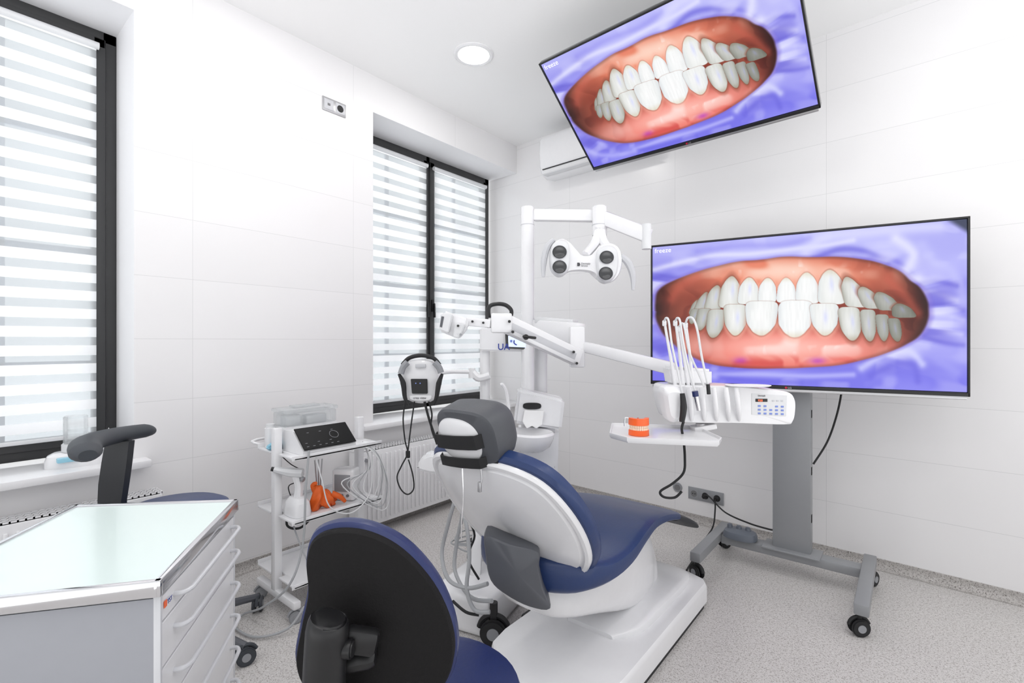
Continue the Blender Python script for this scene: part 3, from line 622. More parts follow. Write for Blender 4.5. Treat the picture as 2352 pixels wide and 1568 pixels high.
MB().tube([S(1272,550,TL),S(1257,568,TL),S(1249,600,TL),S(1248,636,TL)],[.010,.016,.015,.007],M_offw).obj('handle',lh)
MB().tube([S(1426,588,TL),S(1443,604,TL),S(1453,633,TL),S(1454,666,TL)],[.014,.019,.015,.007],M_offw).obj('handle',lh)
MB().prism([S(u,v,TL-.0245) for u,v in ((1326,603),(1331,603),(1333,607),(1331,611),(1326,611))],FW*.001,M_ink).obj('logo_mark',lh)
text('Dentsply',.012,S(1335,607,TL-.024),RT,UP,M_ink,'logo_text',lh); text('Sirona',.012,S(1335,612,TL-.024),RT,UP,M_ink,'logo_text',lh)
MB().bar(S(1225,757,2.52),S(1335,768,2.32),.07,.11,M_white,.01).bar(S(1235,735,2.5),S(1322,742,2.4),.08,.035,M_white2,.006).obj('main_arm',e)
MB().bar(S(1325,750,2.3),S(1325,843,2.3),.06,.07,M_white,.008,RT).obj('arm_joint',e)
A=S(1160,742,2.1); B=S(1328,822,2.26)
MB().bar(A,B,.06,.078,M_white,.010).bar(A-FW*.032+(B-A)*.08,B-FW*.032-(B-A)*.05,.004,.03,M_offw,.001).cyl(S(1170,738,2.04),S(1170,738,2.09),.006,M_black).cyl(S(1178,762,2.04),S(1178,762,2.1),.006,M_black).cyl(S(1325,834,2.2),S(1325,834,2.24),.006,M_black).cyl(S(1318,808,2.19),S(1318,808,2.24),.006,M_black).obj('spring_arm',e)
MB().bar(S(1200,772,2.03),S(1232,776,2.03),.012,.012,M_black,.005).cyl(S(1208,774,2.03),S(1208,774,2.10),.012,M_black).obj('locking_knob',e)
MB().box(S(1152,742,2.1),(.09,.07,.085),M_white,RZ,.008).box(S(1128,745,2.1),(.04,.04,.03),M_silver,RZ,.004).obj('arm_head',e)
MB().bar(S(1070,738,2.08),S(1126,743,2.08),.025,.036,M_white,.003).cyl(S(1085,738,2.05),S(1085,738,2.07),.005,M_black).cyl(S(1110,741,2.05),S(1110,741,2.07),.005,M_black).obj('extension_bar',e)
MB().tube([S(1123,730,2.1),S(1123,706,2.1),S(1138,698,2.1),S(1160,700,2.1),S(1174,712,2.1),S(1173,728,2.1)],.009,M_black).obj('grab_handle',e)
ch=MB(); ch.prism([S(u,v,2.05) for u,v in ((1018,712),(1076,732),(1074,752),(1052,778),(1007,760))],FW*.07,M_white,.010)
ch.prism([S(u,v,2.02) for u,v in ((1012,720),(1040,722),(1030,765),(1008,757))],FW*.03,M_white2,.004).prism([S(u,v,2.02) for u,v in ((1045,742),(1068,745),(1055,778),(1040,774))],FW*.03,M_white2,.004)
ch.cyl(S(1052,748,2.0),S(1052,748,2.03),.005,M_black).cyl(S(1058,768,2.0),S(1058,768,2.03),.005,M_gray).prism([S(u,v,2.018) for u,v in ((1014,726),(1020,727),(1015,752),(1010,750))],FW*.002,M_cover); ch.obj('scanner_head',e)
MB().bar(S(1338,795,2.3),S(1550,848,1.98),.04,.052,M_white,.012).obj('delivery_arm',e)
MB().prism([S(u,v,1.9) for u,v in ((1538,842),(1637,848),(1637,885),(1545,885))],FW*.1,M_white,.010).obj('console_bracket',e)
TC=1.86
co=[(1530,900),(1532,925),(1540,955),(1552,968),(1600,972),(1700,973),(1805,976),(1824,968),(1830,942),(1828,916),(1812,900),(1760,893),(1690,887),(1600,886),(1540,886)]
cs=MB().pil(S(1675,930,TC),RT,UP,-FW,outl(co,1675,930,TC,5),[(0,-.2),(.9,-.2),(.985,-.18),(1,-.15),(1,-.02),(.985,-.004),(.95,0),(0,0)],M_white).obj('delivery_console',e)
kp=MB().prism([S(u,v,TC-.0015) for u,v in ((1726,903),(1808,908),(1806,956),(1726,952))],FW*.003,M_white2,.001).obj('control_panel',cs)
k=MB()
for j in range(3):
    for i in range(5):
        u=1744+i*13.2; v=932+j*8.5+i*.4
        if not(i==2 and j==0): k.box(S(u,v,TC-.002),(.011,.002,.007),M_key,RZ,.0008)
k.obj('keypad',kp)
MB().box(S(1749,919,TC-.002),(.046,.002,.012),M_black,RZ,.0008).obj('display_window',kp)
text('920',.012,S(1741,922,TC-.004),RT,UP,M_red7,'display_digits',kp)
text('Dentsply',.008,S(1741,910,TC-.003),RT,UP,M_ink,'logo_text',kp)
k=MB()
for i in range(3): k.box(S(1776+i*10,920,TC-.002),(.010,.002,.006),M_offw,RZ,.0008)
k.obj('touch_key',kp)
MB().pil(S(1546,930,TC-.03),RT,UP,-FW,outl([(1524,890),(1525,925),(1532,960),(1548,970),(1562,955),(1566,915),(1560,888)],1546,930,TC-.03,4),[(1,-.05),(1,.0),(.93,.015),(.7,.03),(0,.035)],M_white).obj('holder_pod',cs)
for u in (1583,1612,1640,1668,1692):
    MB().tube([S(u-1,890,TC-.02),S(u+2,915,TC-.025),S(u+5,945,TC-.018),S(u+6,966,TC-.004)],[.008,.010,.009,.005],M_white,5,12).obj('holder_slot',cs)
MB().tube([S(1567,903,1.78),S(1570,935,1.775),S(1566,968,1.78)],[.009,.013,.010],M_black).obj('handpiece',cs)
MB().cyl(S(1598,908,1.78),S(1605,942,1.78),.010,M_chrome,r2=.008).cyl(S(1596,898,1.78),S(1598,910,1.78),.011,M_blue2).obj('handpiece',cs)
MB().cyl(S(1626,882,1.8),S(1628,905,1.8),.007,M_black).obj('handpiece',cs)
wh=[([(1552,890),(1542,830),(1533,780),(1526,737)],[(1526,737),(1530,730),(1536,738),(1543,790),(1556,850),(1567,903)]),
    ([(1570,890),(1562,820),(1556,770),(1551,737)],[(1551,737),(1556,730),(1562,738),(1570,790),(1584,855),(1597,900)]),
    ([(1592,890),(1586,830),(1580,780),(1575,742)],[(1575,742),(1580,730),(1592,732),(1602,760),(1612,820),(1626,884)]),
    ([(1582,890),(1574,840),(1566,790),(1560,750)],[(1560,750),(1566,742),(1572,752),(1584,810),(1606,860),(1618,888)])]
for i,(a,b) in enumerate(wh):
    MB().tube([S(u,v,1.90) for u,v in a],[.008,.006,.005],M_white).box(S(a[-1][0],a[-1][1]+5,1.90),(.016,.014,.024),M_white,RZ,.005).obj('whip_arm',cs)
    MB().tube([S(u,v,1.88-.09*k/len(b)) for k,(u,v) in enumerate(b)],.0042,M_white2).obj('instrument_hose',cs)
MB().pil(S(1718,885,1.86),RT,FW,UP,sup(.085,.05,2.2),[(.9,-.003),(1,0),(1,.002),(.9,.002),(0,.0)],M_plaster).obj('top_dish',cs)
ty=.90
tp=[SZ(1400,1001,ty),SZ(1440,1012,ty),SZ(1652,1021,ty),SZ(1658,1012,ty),SZ(1600,984,ty),SZ(1405,977,ty)]
cn=sum(tp,Vector())/6
tol=[(p.x,p.y) for p in [(Vector(q)-cn) for q in tp]]
MB().pil(cn,XX,YY,UP,tol,[(.97,-.008),(1,0),(1.0,.012),(.985,.012),(.97,.003),(0,.003)],M_white).obj('instrument_tray',e)
MB().bar(S(1590,985,1.9),S(1640,976,1.9),.06,.02,M_white,.004).cyl(S(1610,972,1.9),S(1610,988,1.9),.02,M_silver).obj('tray_bracket',e)
MB().tube([S(1570,968,1.78),S(1566,985,1.8),S(1570,1010,1.85),S(1573,1050,1.9),S(1570,1085,1.9),S(1545,1110,1.9),S(1517,1128,1.9),S(1525,1141,1.9),S(1550,1142,1.9),S(1566,1128,1.9)],.005,M_rub).obj('black_hose',e)
MB().box((-1.53,1.62,.085),(.30,.34,.17),M_white,Matrix.Rotation(.25,3,'Z'),.03,3).obj('unit_base',e)
MB().box((-1.68,1.93,.21),(.2,.28,.02),M_black,None,.005).cyl((-1.68,1.93,.0),(-1.68,1.93,.2),.03,M_white).obj('side_shelf',e)
MB().bar(S(1100,1180,2.35),S(1092,1330,2.25),.06,.05,M_white,.01,RT).obj('support_leg',e)
MB().prism([S(u,v,2.25) for u,v in ((957,1070),(968,1050),(990,1042),(1020,1052),(1020,1090),(985,1088),(958,1080))],FW*.10,M_white,.012).obj('assistant_holder',e)
for pts in ([(1020,1075,2.2),(1045,1130,2.1),(1030,1200,2.1),(1015,1270,2.1),(1030,1330,2.0),(1075,1350,1.95),(1120,1340,1.9)],[(1050,1150,2.1),(1070,1200,2.05),(1078,1280,2.0),(1072,1350,1.95),(1090,1400,1.92),(1125,1405,1.9)],[(1010,1080,2.2),(1060,1160,2.2),(1050,1240,2.2),(1045,1310,2.15),(1080,1370,2.0),(1130,1380,1.9)]):
    MB().tube([S(*p) for p in pts],.0085,M_tubeg).obj('suction_hose',e)
MB().tube([S(1075,1190,2.1),S(1090,1230,2.1),S(1075,1280,2.1),S(1100,1330,2.1)],.005,M_rub).tube([S(1040,1380,2.05),S(1070,1405,2.0),S(1100,1412,2.0)],.006,M_rub).obj('black_hose',e)
cl=[]
for i in range(40):
    a=i/40*2*math.pi*3.2; rr=.09+.012*math.sin(i*.7); cl.append((-1.74+rr*math.cos(a),1.78+rr*math.sin(a)*.9,.20+.002*i*.6+.01*math.sin(i*.9)))
MB().tube(cl,.004,M_tubeg,3).obj('coiled_hose',e)
caster(e,-1.33,1.50,.055,M_rub,.6,.17)
e=thing('packet',(-1.66,1.93,.22),'light blue packets stacked on the black side shelf','packet')
MB().box((-1.66,1.92,.228),(.12,.17,.012),M_cyan,Matrix.Rotation(.2,3,'Z'),.003).box((-1.67,1.95,.24),(.10,.15,.01),M_paper,Matrix.Rotation(-.2,3,'Z'),.003).obj('wrapper',e)

# jaw model
jc=S(1470,998,1.78); jc.z=.905
e=thing('jaw_model',jc,'orange plastic teeth model with upper and lower jaws','jaw model')
def arch(z,h,rx,ry,th,m,b):
    rings=[]
    for i in range(17):
        a=math.pi*(i/16)+math.pi
        for_=RT*math.cos(a)*rx+FW*(math.sin(a)*ry+.02); nn=(RT*math.cos(a)*rx+FW*math.sin(a)*ry).normalized()
        c=jc+for_
        rings.append([Vector((p.x,p.y,q)) for p,q in ((c+nn*th,z),(c+nn*th*.9,z+h),(c-nn*th,z+h),(c-nn*th,z))])
    b.loft(rings,m)
for nm,z,h in (('lower_gum',.904,.020),('upper_gum',.942,.025)):
    b=MB(); arch(z,h,.03,.034,.008,M_orange2,b); b.prism([jc+RT*x+FW*y+UP*(z-jc.z) for x,y in ((-.03,.02),(.03,.02),(.025,-.005),(-.025,-.005))],UP*h*.7,M_orange2); b.obj(nm,e)
for nm,z,h in (('lower_teeth',.920,.012),('upper_teeth',.932,.012)):
    b=MB()
    for i in range(14):
        a=math.pi*((i+.5)/14)+math.pi; c=jc+RT*math.cos(a)*.032+FW*(math.sin(a)*.036+.02); c.z=z+h/2
        b.box(c,(.007,.007,h),M_tooth,Matrix.Rotation(TH+a+math.pi/2,3,'Z'),.002)
    b.obj(nm,e)
MB().cyl(jc+FW*.03+UP*.0,jc+FW*.03+UP*.06,.004,M_chrome).tube([jc+RT*-.03+FW*.02+UP*.058,jc+RT*-.05+FW*.02+UP*.06,jc+RT*-.052+FW*.02+UP*.03],.0025,M_chrome).obj('articulator',e)

# headset
hc=S(966,870,2.34)
e=thing('magnifying_headset',hc,'white head-mounted viewer with black straps hanging on an arm','headset')
hs=[(930,842),(938,828),(968,824),(994,828),(1002,842),(1010,858),(1012,876),(1002,900),(994,920),(966,926),(938,918),(928,898),(920,872),(922,856)]
MB().pil(hc,RT,UP,-FW,outl(hs,966,870,2.34,5),[(0,-.12),(.6,-.11),(.9,-.08),(1,-.03),(1,.0),(.93,.02),(.7,.03),(0,.034)],M_white).obj('shell',e)
def pxt(L,t): return [S(u,v,t) for u,v in L]
MB().tube(pxt([(924,838),(940,822),(968,816),(995,822),(1010,838)],2.32),.010,M_rub).obj('strap',e)
MB().tube(pxt([(916,858),(926,880),(930,912),(938,930)],2.29),[.006,.013,.010,.006],M_rub).obj('strap',e)
MB().tube(pxt([(1016,858),(1008,880),(1003,910),(996,930)],2.29),[.006,.013,.010,.006],M_rub).obj('strap',e)
MB().tube(pxt([(936,832),(926,843),(921,858)],2.285),.015,M_gray).obj('side_pad',e)
MB().tube(pxt([(998,832),(1008,843),(1013,856)],2.285),.015,M_gray).obj('side_pad',e)
MB().prism(pxt([(943,870),(981,870),(982,904),(946,904)],2.296),FW*.01,M_black,.002).obj('control_panel',e)
MB().pil(S(966,913,2.305),RT,UP,-FW,sup(.055,.014,3),[(1,-.02),(1,0),(.9,.004),(0,.004)],M_white).obj('nameplate',e)
text('crea view',.016,S(949,916,2.298),RT,UP,M_ink,'logo_text',e)
MB().box(S(966,840,2.298),(.05,.01,.02),M_offw,RZ,.003).cyl(S(955,880,2.290),S(955,880,2.297),.003,M_key).cyl(S(965,880,2.290),S(965,880,2.297),.003,M_key).obj('vent',e)
MB().tube(pxt([(932,915),(926,960),(930,1010),(936,1040),(922,1070),(912,1095),(920,1122),(936,1135),(950,1122),(948,1090),(938,1055)],2.32),.0035,M_rub).tube(pxt([(952,922),(945,970),(937,1035)],2.32),.0035,M_rub).box(S(937,1043,2.32),(.02,.015,.035),M_rub,None,.004).obj('cord',e)
MB().tube(pxt([(975,922),(985,960),(998,1000),(1004,1020)],2.32),.006,M_rub).tube(pxt([(984,920),(992,950),(990,980),(1000,1010)],2.33),.004,M_rub).obj('cable',e)

# ---------- equipment trolley ----------
TR=e=thing('equipment_trolley',(-2.29,1.27,0),'white wheeled metal trolley with three shelves','trolley')
for y in (1.05,1.49):
    MB().bx((-2.31,y-.018,.09),(-2.27,y+.018,.845),M_white,.005).obj('post',e)
    MB().bx((-2.47,y-.018,.062),(-2.09,y+.018,.098),M_white,.008).obj('foot',e)
    for x in (-2.45,-2.11): caster(e,x,y,.027,M_gray,1.2,.065)
for z in (.72,.435,.15):
    b=MB().bx((-2.47,1.075,z),(-2.10,1.465,z+.012),M_white,.003)
    b.bx((-2.47,1.04,z+.001),(-2.33,1.50,z+.0115),M_white,.003).bx((-2.47,1.04,z),(-2.465,1.5,z+.03),M_white,.002).bx((-2.105,1.03,z),(-2.10,1.5,z+.022),M_white,.002).bx((-2.25,1.04,z+.001),(-2.10,1.5,z+.0115),M_white,.003)
    b.obj('shelf',e)
MB().tube([(-2.47,1.06,.74),(-2.52,1.06,.76),(-2.52,1.48,.76),(-2.47,1.48,.74)],.007,M_white,4).obj('push_handle',e)
for k in range(5):
    MB().tube([(-2.12,1.38+.01*k,.735),(-2.085,1.43+.012*k,.70-.01*k),(-2.065,1.465+.014*k,.62-.035*k),(-2.08,1.44+.01*k,.47-.02*k),(-2.10,1.39-.03*k,.52+.012*k),(-2.12,1.44,.64-.01*k),(-2.18,1.44,.735)],.0028,M_tubeg if k%2 else M_white2,8).obj('hose',e)
MB().tube([(-2.13,1.15,.74),(-2.085,1.16,.62),(-2.08,1.2,.48),(-2.09,1.32,.42),(-2.085,1.42,.5),(-2.10,1.44,.70)],.003,M_white2,8).obj('hose',e)
MB().tube([(-2.30,1.12,.43),(-2.18,1.09,.36),(-2.10,1.12,.22),(-2.16,1.2,.175),(-2.26,1.26,.172),(-2.2,1.36,.172)],.0035,M_tubeg,8).obj('hose',e)
MB().tube([(-2.44,1.2,.43),(-2.42,1.16,.33),(-2.4,1.22,.30),(-2.38,1.28,.36),(-2.4,1.3,.42)],.006,M_rub,8).tube([(-2.44,1.12,.70),(-2.43,1.14,.60),(-2.38,1.18,.58),(-2.36,1.14,.62),(-2.41,1.11,.60),(-2.42,1.12,.48)],.003,M_rub,8).tube([(-2.40,1.11,.70),(-2.38,1.16,.64),(-2.33,1.2,.60),(-2.3,1.16,.57),(-2.34,1.13,.54),(-2.3,1.14,.46)],.0025,M_rub,8).obj('cable',e)
zs=.733
e=thing('scaler_unit',(-2.2,1.21,zs),'white dental device with slanted glossy black control panel','dental device')
prf=[(-2.11,zs),(-2.11,zs+.018),(-2.205,zs+.098),(-2.29,zs+.098),(-2.30,zs+.085),(-2.30,zs)]
MB().loft([[(x,y,z) for x,z in prf] for y in (1.085,1.355)],M_white).obj('body',e)
q0=Vector((-2.104,1.088,zs+.024)); q1=Vector((-2.204,1.088,zs+.108)); d=YY*.264
pn=MB().prism([q0,q0+d,q1+d,q1],Vector((.003,0,.004)),M_touch,.001).obj('control_panel',e)
V_=(q1-q0).normalized(); nn=YY.cross(V_)
if nn.x<0: nn=-nn
qc=(q0+q1+d)/2+nn*.006
MB().tube([qc+YY*.04+(YY*math.cos(a)+V_*math.sin(a))*.022 for a in [2*math.pi*i/16 for i in range(16)]],.0010,M_gray,1,5,True).obj('dial',pn)
b=MB()
for i in range(6): b.box(qc-YY*(.11-i*.03)+V_*(.03 if i%2 else -.03),(.003,.010,.002),M_gray)
for i in range(6): b.box(qc-YY*(.11-i*.03)+V_*-.05,(.003,.010,.002),M_gray)
b.obj('touch_key',pn)
e=thing('storage_box',(-2.39,1.24,zs),'translucent white plastic organiser box with lid','box')
MB().bx((-2.455,1.10,zs),(-2.325,1.385,zs+.10),M_white2,.008).obj('body',e)
MB().bx((-2.45,1.105,zs+.10),(-2.33,1.38,zs+.165),M_clear,.006).bx((-2.43,1.13,zs+.10),(-2.36,1.20,zs+.15),M_white2,.004).bx((-2.43,1.23,zs+.10),(-2.36,1.34,zs+.14),M_white2,.004).obj('inner_box',e)
MB().bx((-2.457,1.098,zs+.165),(-2.323,1.387,zs+.185),M_clear,.006).bx((-2.42,1.17,zs+.185),(-2.36,1.31,zs+.195),M_clear,.004).obj('lid',e)
e=thing('canister',(-2.43,1.07,zs),'small white cylindrical canister at the trolley post','canister')
MB().cyl((-2.41,1.075,zs),(-2.41,1.075,zs+.10),.026,M_white,bev=.004).cyl((-2.41,1.075,zs+.1),(-2.41,1.075,zs+.115),.02,M_white2).obj('body',e)
e=thing('wrapper',(-2.18,1.06,zs),'crumpled light blue plastic wrapper','wrapper')
b=bmesh.new(); bmesh.ops.create_icosphere(b,subdivisions=3,radius=.03)
for v in b.verts: v.co*=1+random.uniform(-.25,.25); v.co.z*=.5
bmesh.ops.translate(b,vec=(-2.35,1.065,zs+.016),verts=b.verts); mb=MB(); mb._m(b,M_cyan,False); mb.obj('film',e,ang=10)
zs=.448
e=thing('apex_locator',(-2.26,1.38,zs),'white tabletop measuring device with gray display','dental device')
R=Matrix.Rotation(math.radians(30),3,'Z')
MB().box((-2.22,1.37,zs+.08),(.12,.08,.16),M_white,R,.015,3).obj('body',e)
cc=Vector((-2.22,1.37,zs+.09))+R@Vector((0,-.041,0))
MB().box(cc,(.085,.004,.085),M_gray,R,.002).obj('display',e)
b=MB()
for i in range(3): b.cyl(cc+R@Vector((-.03+.03*i,.0,-.06)),cc+R@Vector((-.03+.03*i,-.006,-.06)),.007,M_slot)
b.obj('button',e)
e=thing('rubber_glove',(-2.2,1.22,zs),'crumpled orange rubber glove','glove')
# draped crumpled sheet of rubber, palm and limp fingers folded over
gl=MB()
rings=[]
for j in range(22):
    f=j/21; yy_=1.165+.12*f; hgt=.03+.095*math.sin(math.pi*min(1,f*1.05+.08))*(.85+.2*math.sin(f*9)); ring=[]
    for i in range(24):
        a=2*math.pi*i/24; rx=.030*(.7+.5*math.sin(math.pi*f))*(1+.18*math.sin(a*4+f*11)); rz=hgt/2*(1+.12*math.sin(a*5-f*8))
        ring.append((-2.185+rx*math.cos(a)+.01*math.sin(f*12),yy_+.008*math.sin(a*3),zs+.002+max(0,hgt/2+rz*math.sin(a)+.008*math.sin(a*3+f*14))))
    rings.append(ring)
gl.loft(rings,M_orange)
gl.tube([(-2.17,1.26,zs+.06),(-2.15,1.29,zs+.045),(-2.14,1.315,zs+.016)],[.018,.013,.008],M_orange).tube([(-2.19,1.19,zs+.08),(-2.18,1.17,zs+.12),(-2.16,1.175,zs+.135)],[.016,.012,.008],M_orange).obj('rubber',e,ang=60)
e=thing('curing_light',(-2.25,1.1,zs),'white cordless curing light in its charging cradle','dental device')
MB().pil((-2.2,1.105,zs),XX,YY,UP,sup(.07,.045,3),[(1,0),(1,.025),(.9,.06),(.6,.08),(0,.085)],M_white).obj('cradle',e)
MB().tube([(-2.2,1.105,zs+.06),(-2.2,1.11,zs+.13),(-2.21,1.10,zs+.19)],[.022,.018,.022],M_white).tube([(-2.18,1.12,zs+.19),(-2.22,1.08,zs+.195),(-2.27,1.03,zs+.21)],[.022,.022,.012],M_white2).cyl((-2.17,1.12,zs+.16),(-2.18,1.115,zs+.165),.012,M_gray).cyl((-2.27,1.03,zs+.21),(-2.278,1.02,zs+.213),.010,M_rub).obj('handpiece',e)
e=thing('instrument_stand',(-2.33,1.3,zs),'slim metal instruments standing on the trolley shelf','instruments')
MB().cyl((-2.33,1.28,zs),(-2.33,1.28,zs+.06),.02,M_white2).obj('holder',e)
for k in (-1,0,1): MB().tube([(-2.33,1.28+k*.008,zs+.05),(-2.33,1.28+k*.02,zs+.2)],.0035,M_silver).obj('instrument',e)
cable('white hose from the trolley device trailing to the floor',[(-2.085,1.10,.76),(-2.075,1.08,.60),(-2.065,1.06,.35),(-2.065,1.0,.20),(-2.2,.95,.08),(-2.33,.92,.015),(-2.28,.86,.012),(-2.12,.88,.012),(-2.04,.98,.03),(-2.03,1.05,.1)],.005,M_tubeg,name='hose')

# ---------- drawer cabinet ----------
zt=.82
P1=Vector((-1.409,.54,0));P2=Vector((-1.039,.268,0));P4=Vector((-1.288,-.07,0));P3=Vector((-1.691,.254,0)); ctr=(P1+P2+P3+P4)/4
e=thing('drawer_cabinet',ctr,'white drawer cabinet with frosted glass top and chrome edging','cabinet')
def ins(k,z): return [Vector((ctr.x+(p.x-ctr.x)*k,ctr.y+(p.y-ctr.y)*k,z)) for p in (P1,P2,P4,P3)]
MB().prism(ins(.955,.05),UP*(zt-.035-.05),M_sidegray).obj('carcass',e)
MB().prism(ins(.96,zt-.022),UP*.02,M_mint,.001).obj('glass_top',e)
tr=MB(); Q=ins(.985,0)
for i in range(4):
    a=Q[i].copy();b=Q[(i+1)%4].copy(); a.z=b.z=zt-.013; dd=(b-a).normalized()*.006
    tr.bar(a-dd,b+dd,.012,.030,M_chrome,.002)
tr.obj('edge_trim',e)
Ed=(P1-P2); Eu=Ed.normalized(); En=Vector((Eu.y,-Eu.x,0))
if En.dot(P2-P3)<0: En=-En
Pb=ins(.955,0)[1]; Pl=(ins(.955,0)[0]-Pb).length
Rm=Matrix((Eu,En,UP)).transposed()
for q in (.004,Pl-.004): MB().box(Pb+Eu*q+En*.001+UP*.42,(.008,.012,.74),M_handle,Rm,.001).obj('corner_strip',e)
zb=[.785,.735,.650,.565,.480,.395,.310,.13]
for i in range(len(zb)-1):
    z1,z0=zb[i],zb[i+1]; c=Pb+Eu*Pl/2+En*.0; c.z=(z1+z0)/2
    dr=MB().box(c,(Pl-.018,.012,z1-z0-.0045),M_white,Rm,.0012).obj('drawer',e,ang=20)
    hz=z1-.034 if i else z1-.022
    a=Pb+Eu*.06+En*.005; b=Pb+Eu*(Pl-.035)+En*.005; a.z=b.z=hz
    MB().tube([a,a+En*.014,a+En*.024+Eu*.014,a+En*.026+Eu*.05,b+En*.026-Eu*.05,b+En*.024-Eu*.014,b+En*.014,b],.0048,M_handle,4,10).obj('handle',dr)
MB().box(Pb+Eu*.018+En*.008+UP*.765,(.010,.0012,.012),M_orange2,Rm).obj('sticker',e)
text('TST',.012,Pb+Eu*.025+En*.0085+UP*.760,Eu,UP,M_blueink,'sticker_text',e)
b=MB()
for p in ins(.85,0): b.cyl((p.x,p.y,0),(p.x,p.y,.05),.02,M_black)
b.obj('base_feet',e)

# ---------- stools ----------
def star(e,cx,cy,r,a0,zseat,mleg,rc=.028):
    c=Vector((cx,cy,0)); b=MB().cyl((cx,cy,.07),(cx,cy,.13),.035,mleg)
    for i in range(5):
        a=a0+i*2*math.pi/5; d=Vector((math.cos(a),math.sin(a),0))
        b.tube([c+UP*.11,c+d*r*.5+UP*.10,c+d*r+UP*.068],[.024,.020,.015],mleg)
    b.obj('star_base',e)
    for i in range(5):
        a=a0+i*2*math.pi/5; caster(e,cx+r*math.cos(a),cy+r*math.sin(a),rc,M_slate,a+.9,.07)
    MB().cyl((cx,cy,.1),(cx,cy,zseat-.14),.025,M_black).cyl((cx,cy,zseat-.3),(cx,cy,zseat-.1),.018,M_silver).obj('gas_lift',e)
cx,cy=-2.29,.65
e=thing('saddle_stool',(cx,cy,0),'blue wheeled stool with dark gray curved arm support','stool')
a0=math.atan2(.80-cy,-1.97-cx); star(e,cx,cy,.335,a0,.58,M_cover,.035)
MB().pil((cx-.03,cy,.51),XX,YY,UP,sup(.20,.20,2),[(.8,-.04),(.9,-.03),(1,.0),(1.02,.03),(.97,.06),(.85,.072),(0,.076)],M_blue).obj('seat',e)
MB().loft([[p+RT*w+FW*.015,p+RT*w-FW*.015,p-RT*w-FW*.015,p-RT*w+FW*.015] for p,w in [(S(276,1012,1.86),.045),(S(269,1060,1.86),.048),(S(262,1110,1.88),.049),(S(258,1150,1.9),.046),(S(262,1210,1.95),.04)]],M_darkstem).bar(S(262,1200,1.93),(cx,cy,.45),.06,.02,M_darkstem,.004).obj('support_arm',e)
MB().tube([S(344,990,2.02),S(330,989,1.98),S(280,997,1.88),S(228,1009,1.76),S(198,1022,1.66),S(197,1038,1.58),S(202,1046,1.54)],[.024,.038,.041,.043,.046,.044,.024],M_slate,8,20,flat=.72).obj('arm_pad',e)
sx,sy=-.84,.735
e=thing('operator_stool',(sx,sy,0),'navy blue wheeled stool with black-shelled oval backrest','stool')
star(e,sx,sy,.27,.5,.47,M_black)
MB().pil((sx,sy,.40),XX,YY,UP,sup(.205,.205,2.1),[(.8,-.05),(.95,-.03),(1,.0),(1.01,.03),(.96,.06),(.8,.07),(0,.066)],M_blue2).obj('seat',e)
TB=.92
bo_=[(775,1200),(850,1208),(930,1250),(1000,1330),(1042,1425),(1050,1510),(1020,1590),(930,1630),(800,1640),(710,1605),(668,1530),(680,1440),(698,1360),(694,1290),(714,1226)]
MB().pil(S(865,1410,TB),RT,UP,-FW,outl(bo_,865,1410,TB,5),[(0,.0),(.8,.0),(.93,-.001),(.985,-.008),(1,-.020),(.985,-.032),(.9,-.042),(.6,-.046),(0,-.048)],M_blue2,bend=.3).obj('backrest',e)
bi=[(778,1217),(850,1225),(924,1265),(992,1342),(1033,1432),(1041,1510),(1010,1582),(925,1618),(800,1628),(714,1594),(680,1530),(692,1443),(708,1363),(704,1292),(722,1238)]
MB().pil(S(865,1410,TB-.006),RT,UP,-FW,outl(bi,865,1410,TB,5),[(1,-.010),(1,.003),(.975,.009),(.8,.012),(0,.013)],M_panelblk,bend=.3).obj('backrest_shell',e)
b=MB().tube([S(755,1418,.84),S(752,1440,.84),S(745,1560,.84),S(745,1640,.84)],[.028,.036,.036,.036],M_black,6,16)
b.bar(S(790,1465,.86),S(868,1475,.87),.03,.045,M_black,.01).bar(S(820,1490,.88),S(820,1510,.90),.07,.06,M_black,.015)
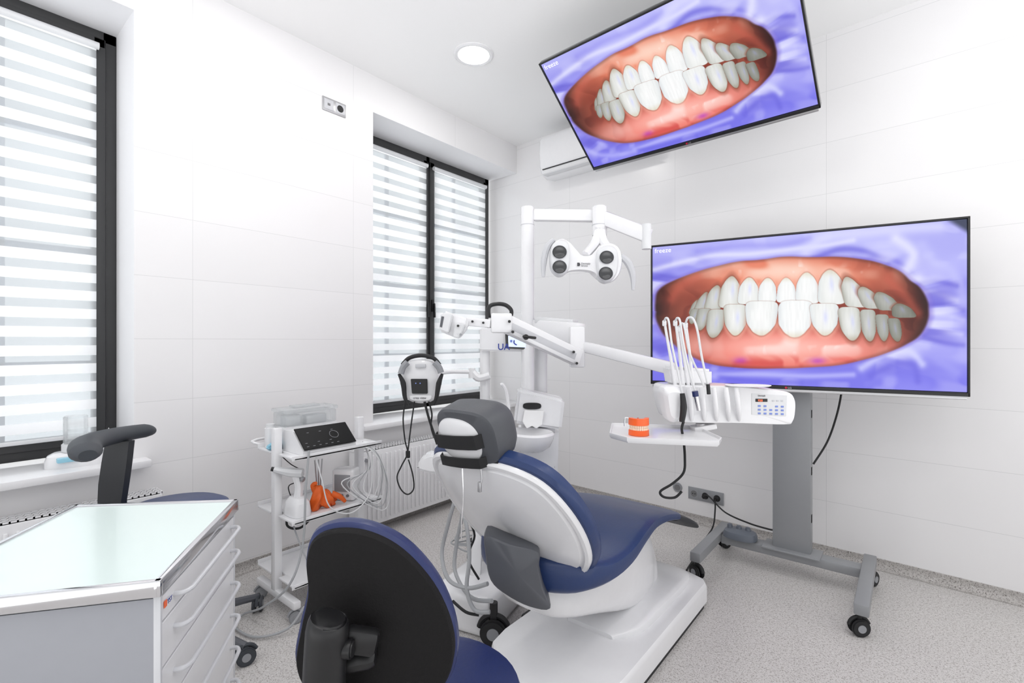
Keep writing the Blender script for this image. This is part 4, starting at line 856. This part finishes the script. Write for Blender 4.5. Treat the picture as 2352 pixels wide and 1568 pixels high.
b.bar(S(745,1630,.84),Vector((sx,sy,.345)),.06,.02,M_black,.004); b.obj('back_support',e)
MB().cyl(S(782,1490,.84),S(812,1490,.84),.016,M_black,bev=.003).obj('adjustment_knob',e)

# items on the window sill
e=thing('polishing_device',(-2.87,.43,.702),'white tabletop device with clear beaker on the window sill','dental device')
MB().pil((-2.87,.43,.702),Vector((.25,1,0)),Vector((-1,.25,0)),UP,sup(.10,.065,3.5),[(1,0),(1,.03),(.93,.05),(.75,.06),(0,.062)],M_white).obj('body',e)
MB().box((-2.81,.40,.74),(.03,.08,.02),M_cyan,None,.004).obj('display',e)
MB().cyl((-2.87,.43,.762),(-2.87,.43,.80),.048,M_white2,bev=.004).cyl((-2.87,.43,.80),(-2.87,.43,.92),.042,M_clear,bev=.003).obj('beaker',e)
e=thing('tissue_sheet',(-2.9,.60,.702),'white paper sheet standing upright at the window','paper')
MB().prism([(-2.95,.54,.703),(-2.92,.58,.703),(-2.93,.575,.80),(-2.95,.56,.84),(-2.955,.54,.78)],(.002,0,0),M_paper).obj('sheet',e)

# ---------- camera, world ----------
cam=bpy.data.cameras.new('camera'); cam.sensor_width=36; cam.lens=F/2352*36; cam.clip_start=.02
co_=bpy.data.objects.new('camera',cam); co_.location=(0,0,CH); co_.rotation_euler=(math.pi/2,0,TH); sc.collection.objects.link(co_); sc.camera=co_
wd=bpy.data.worlds.new('World'); sc.world=wd; wd.use_nodes=True; nt=wd.node_tree
bg=nt.nodes['Background']; bg.inputs[1].default_value=1.0
tc=nt.nodes.new('ShaderNodeTexCoord'); sp=nt.nodes.new('ShaderNodeSeparateXYZ'); nt.links.new(tc.outputs['Generated'],sp.inputs[0])
cr=nt.nodes.new('ShaderNodeMapRange'); cr.inputs[1].default_value=-.30; cr.inputs[2].default_value=.05; cr.inputs[3].default_value=2.65; cr.inputs[4].default_value=.98  # added boost: background stronger below the horizon to brighten the ceiling
nt.links.new(sp.outputs[2],cr.inputs[0]); nt.links.new(cr.outputs[0],bg.inputs[1]); bg.inputs[0].default_value=(.985,.99,1,1)
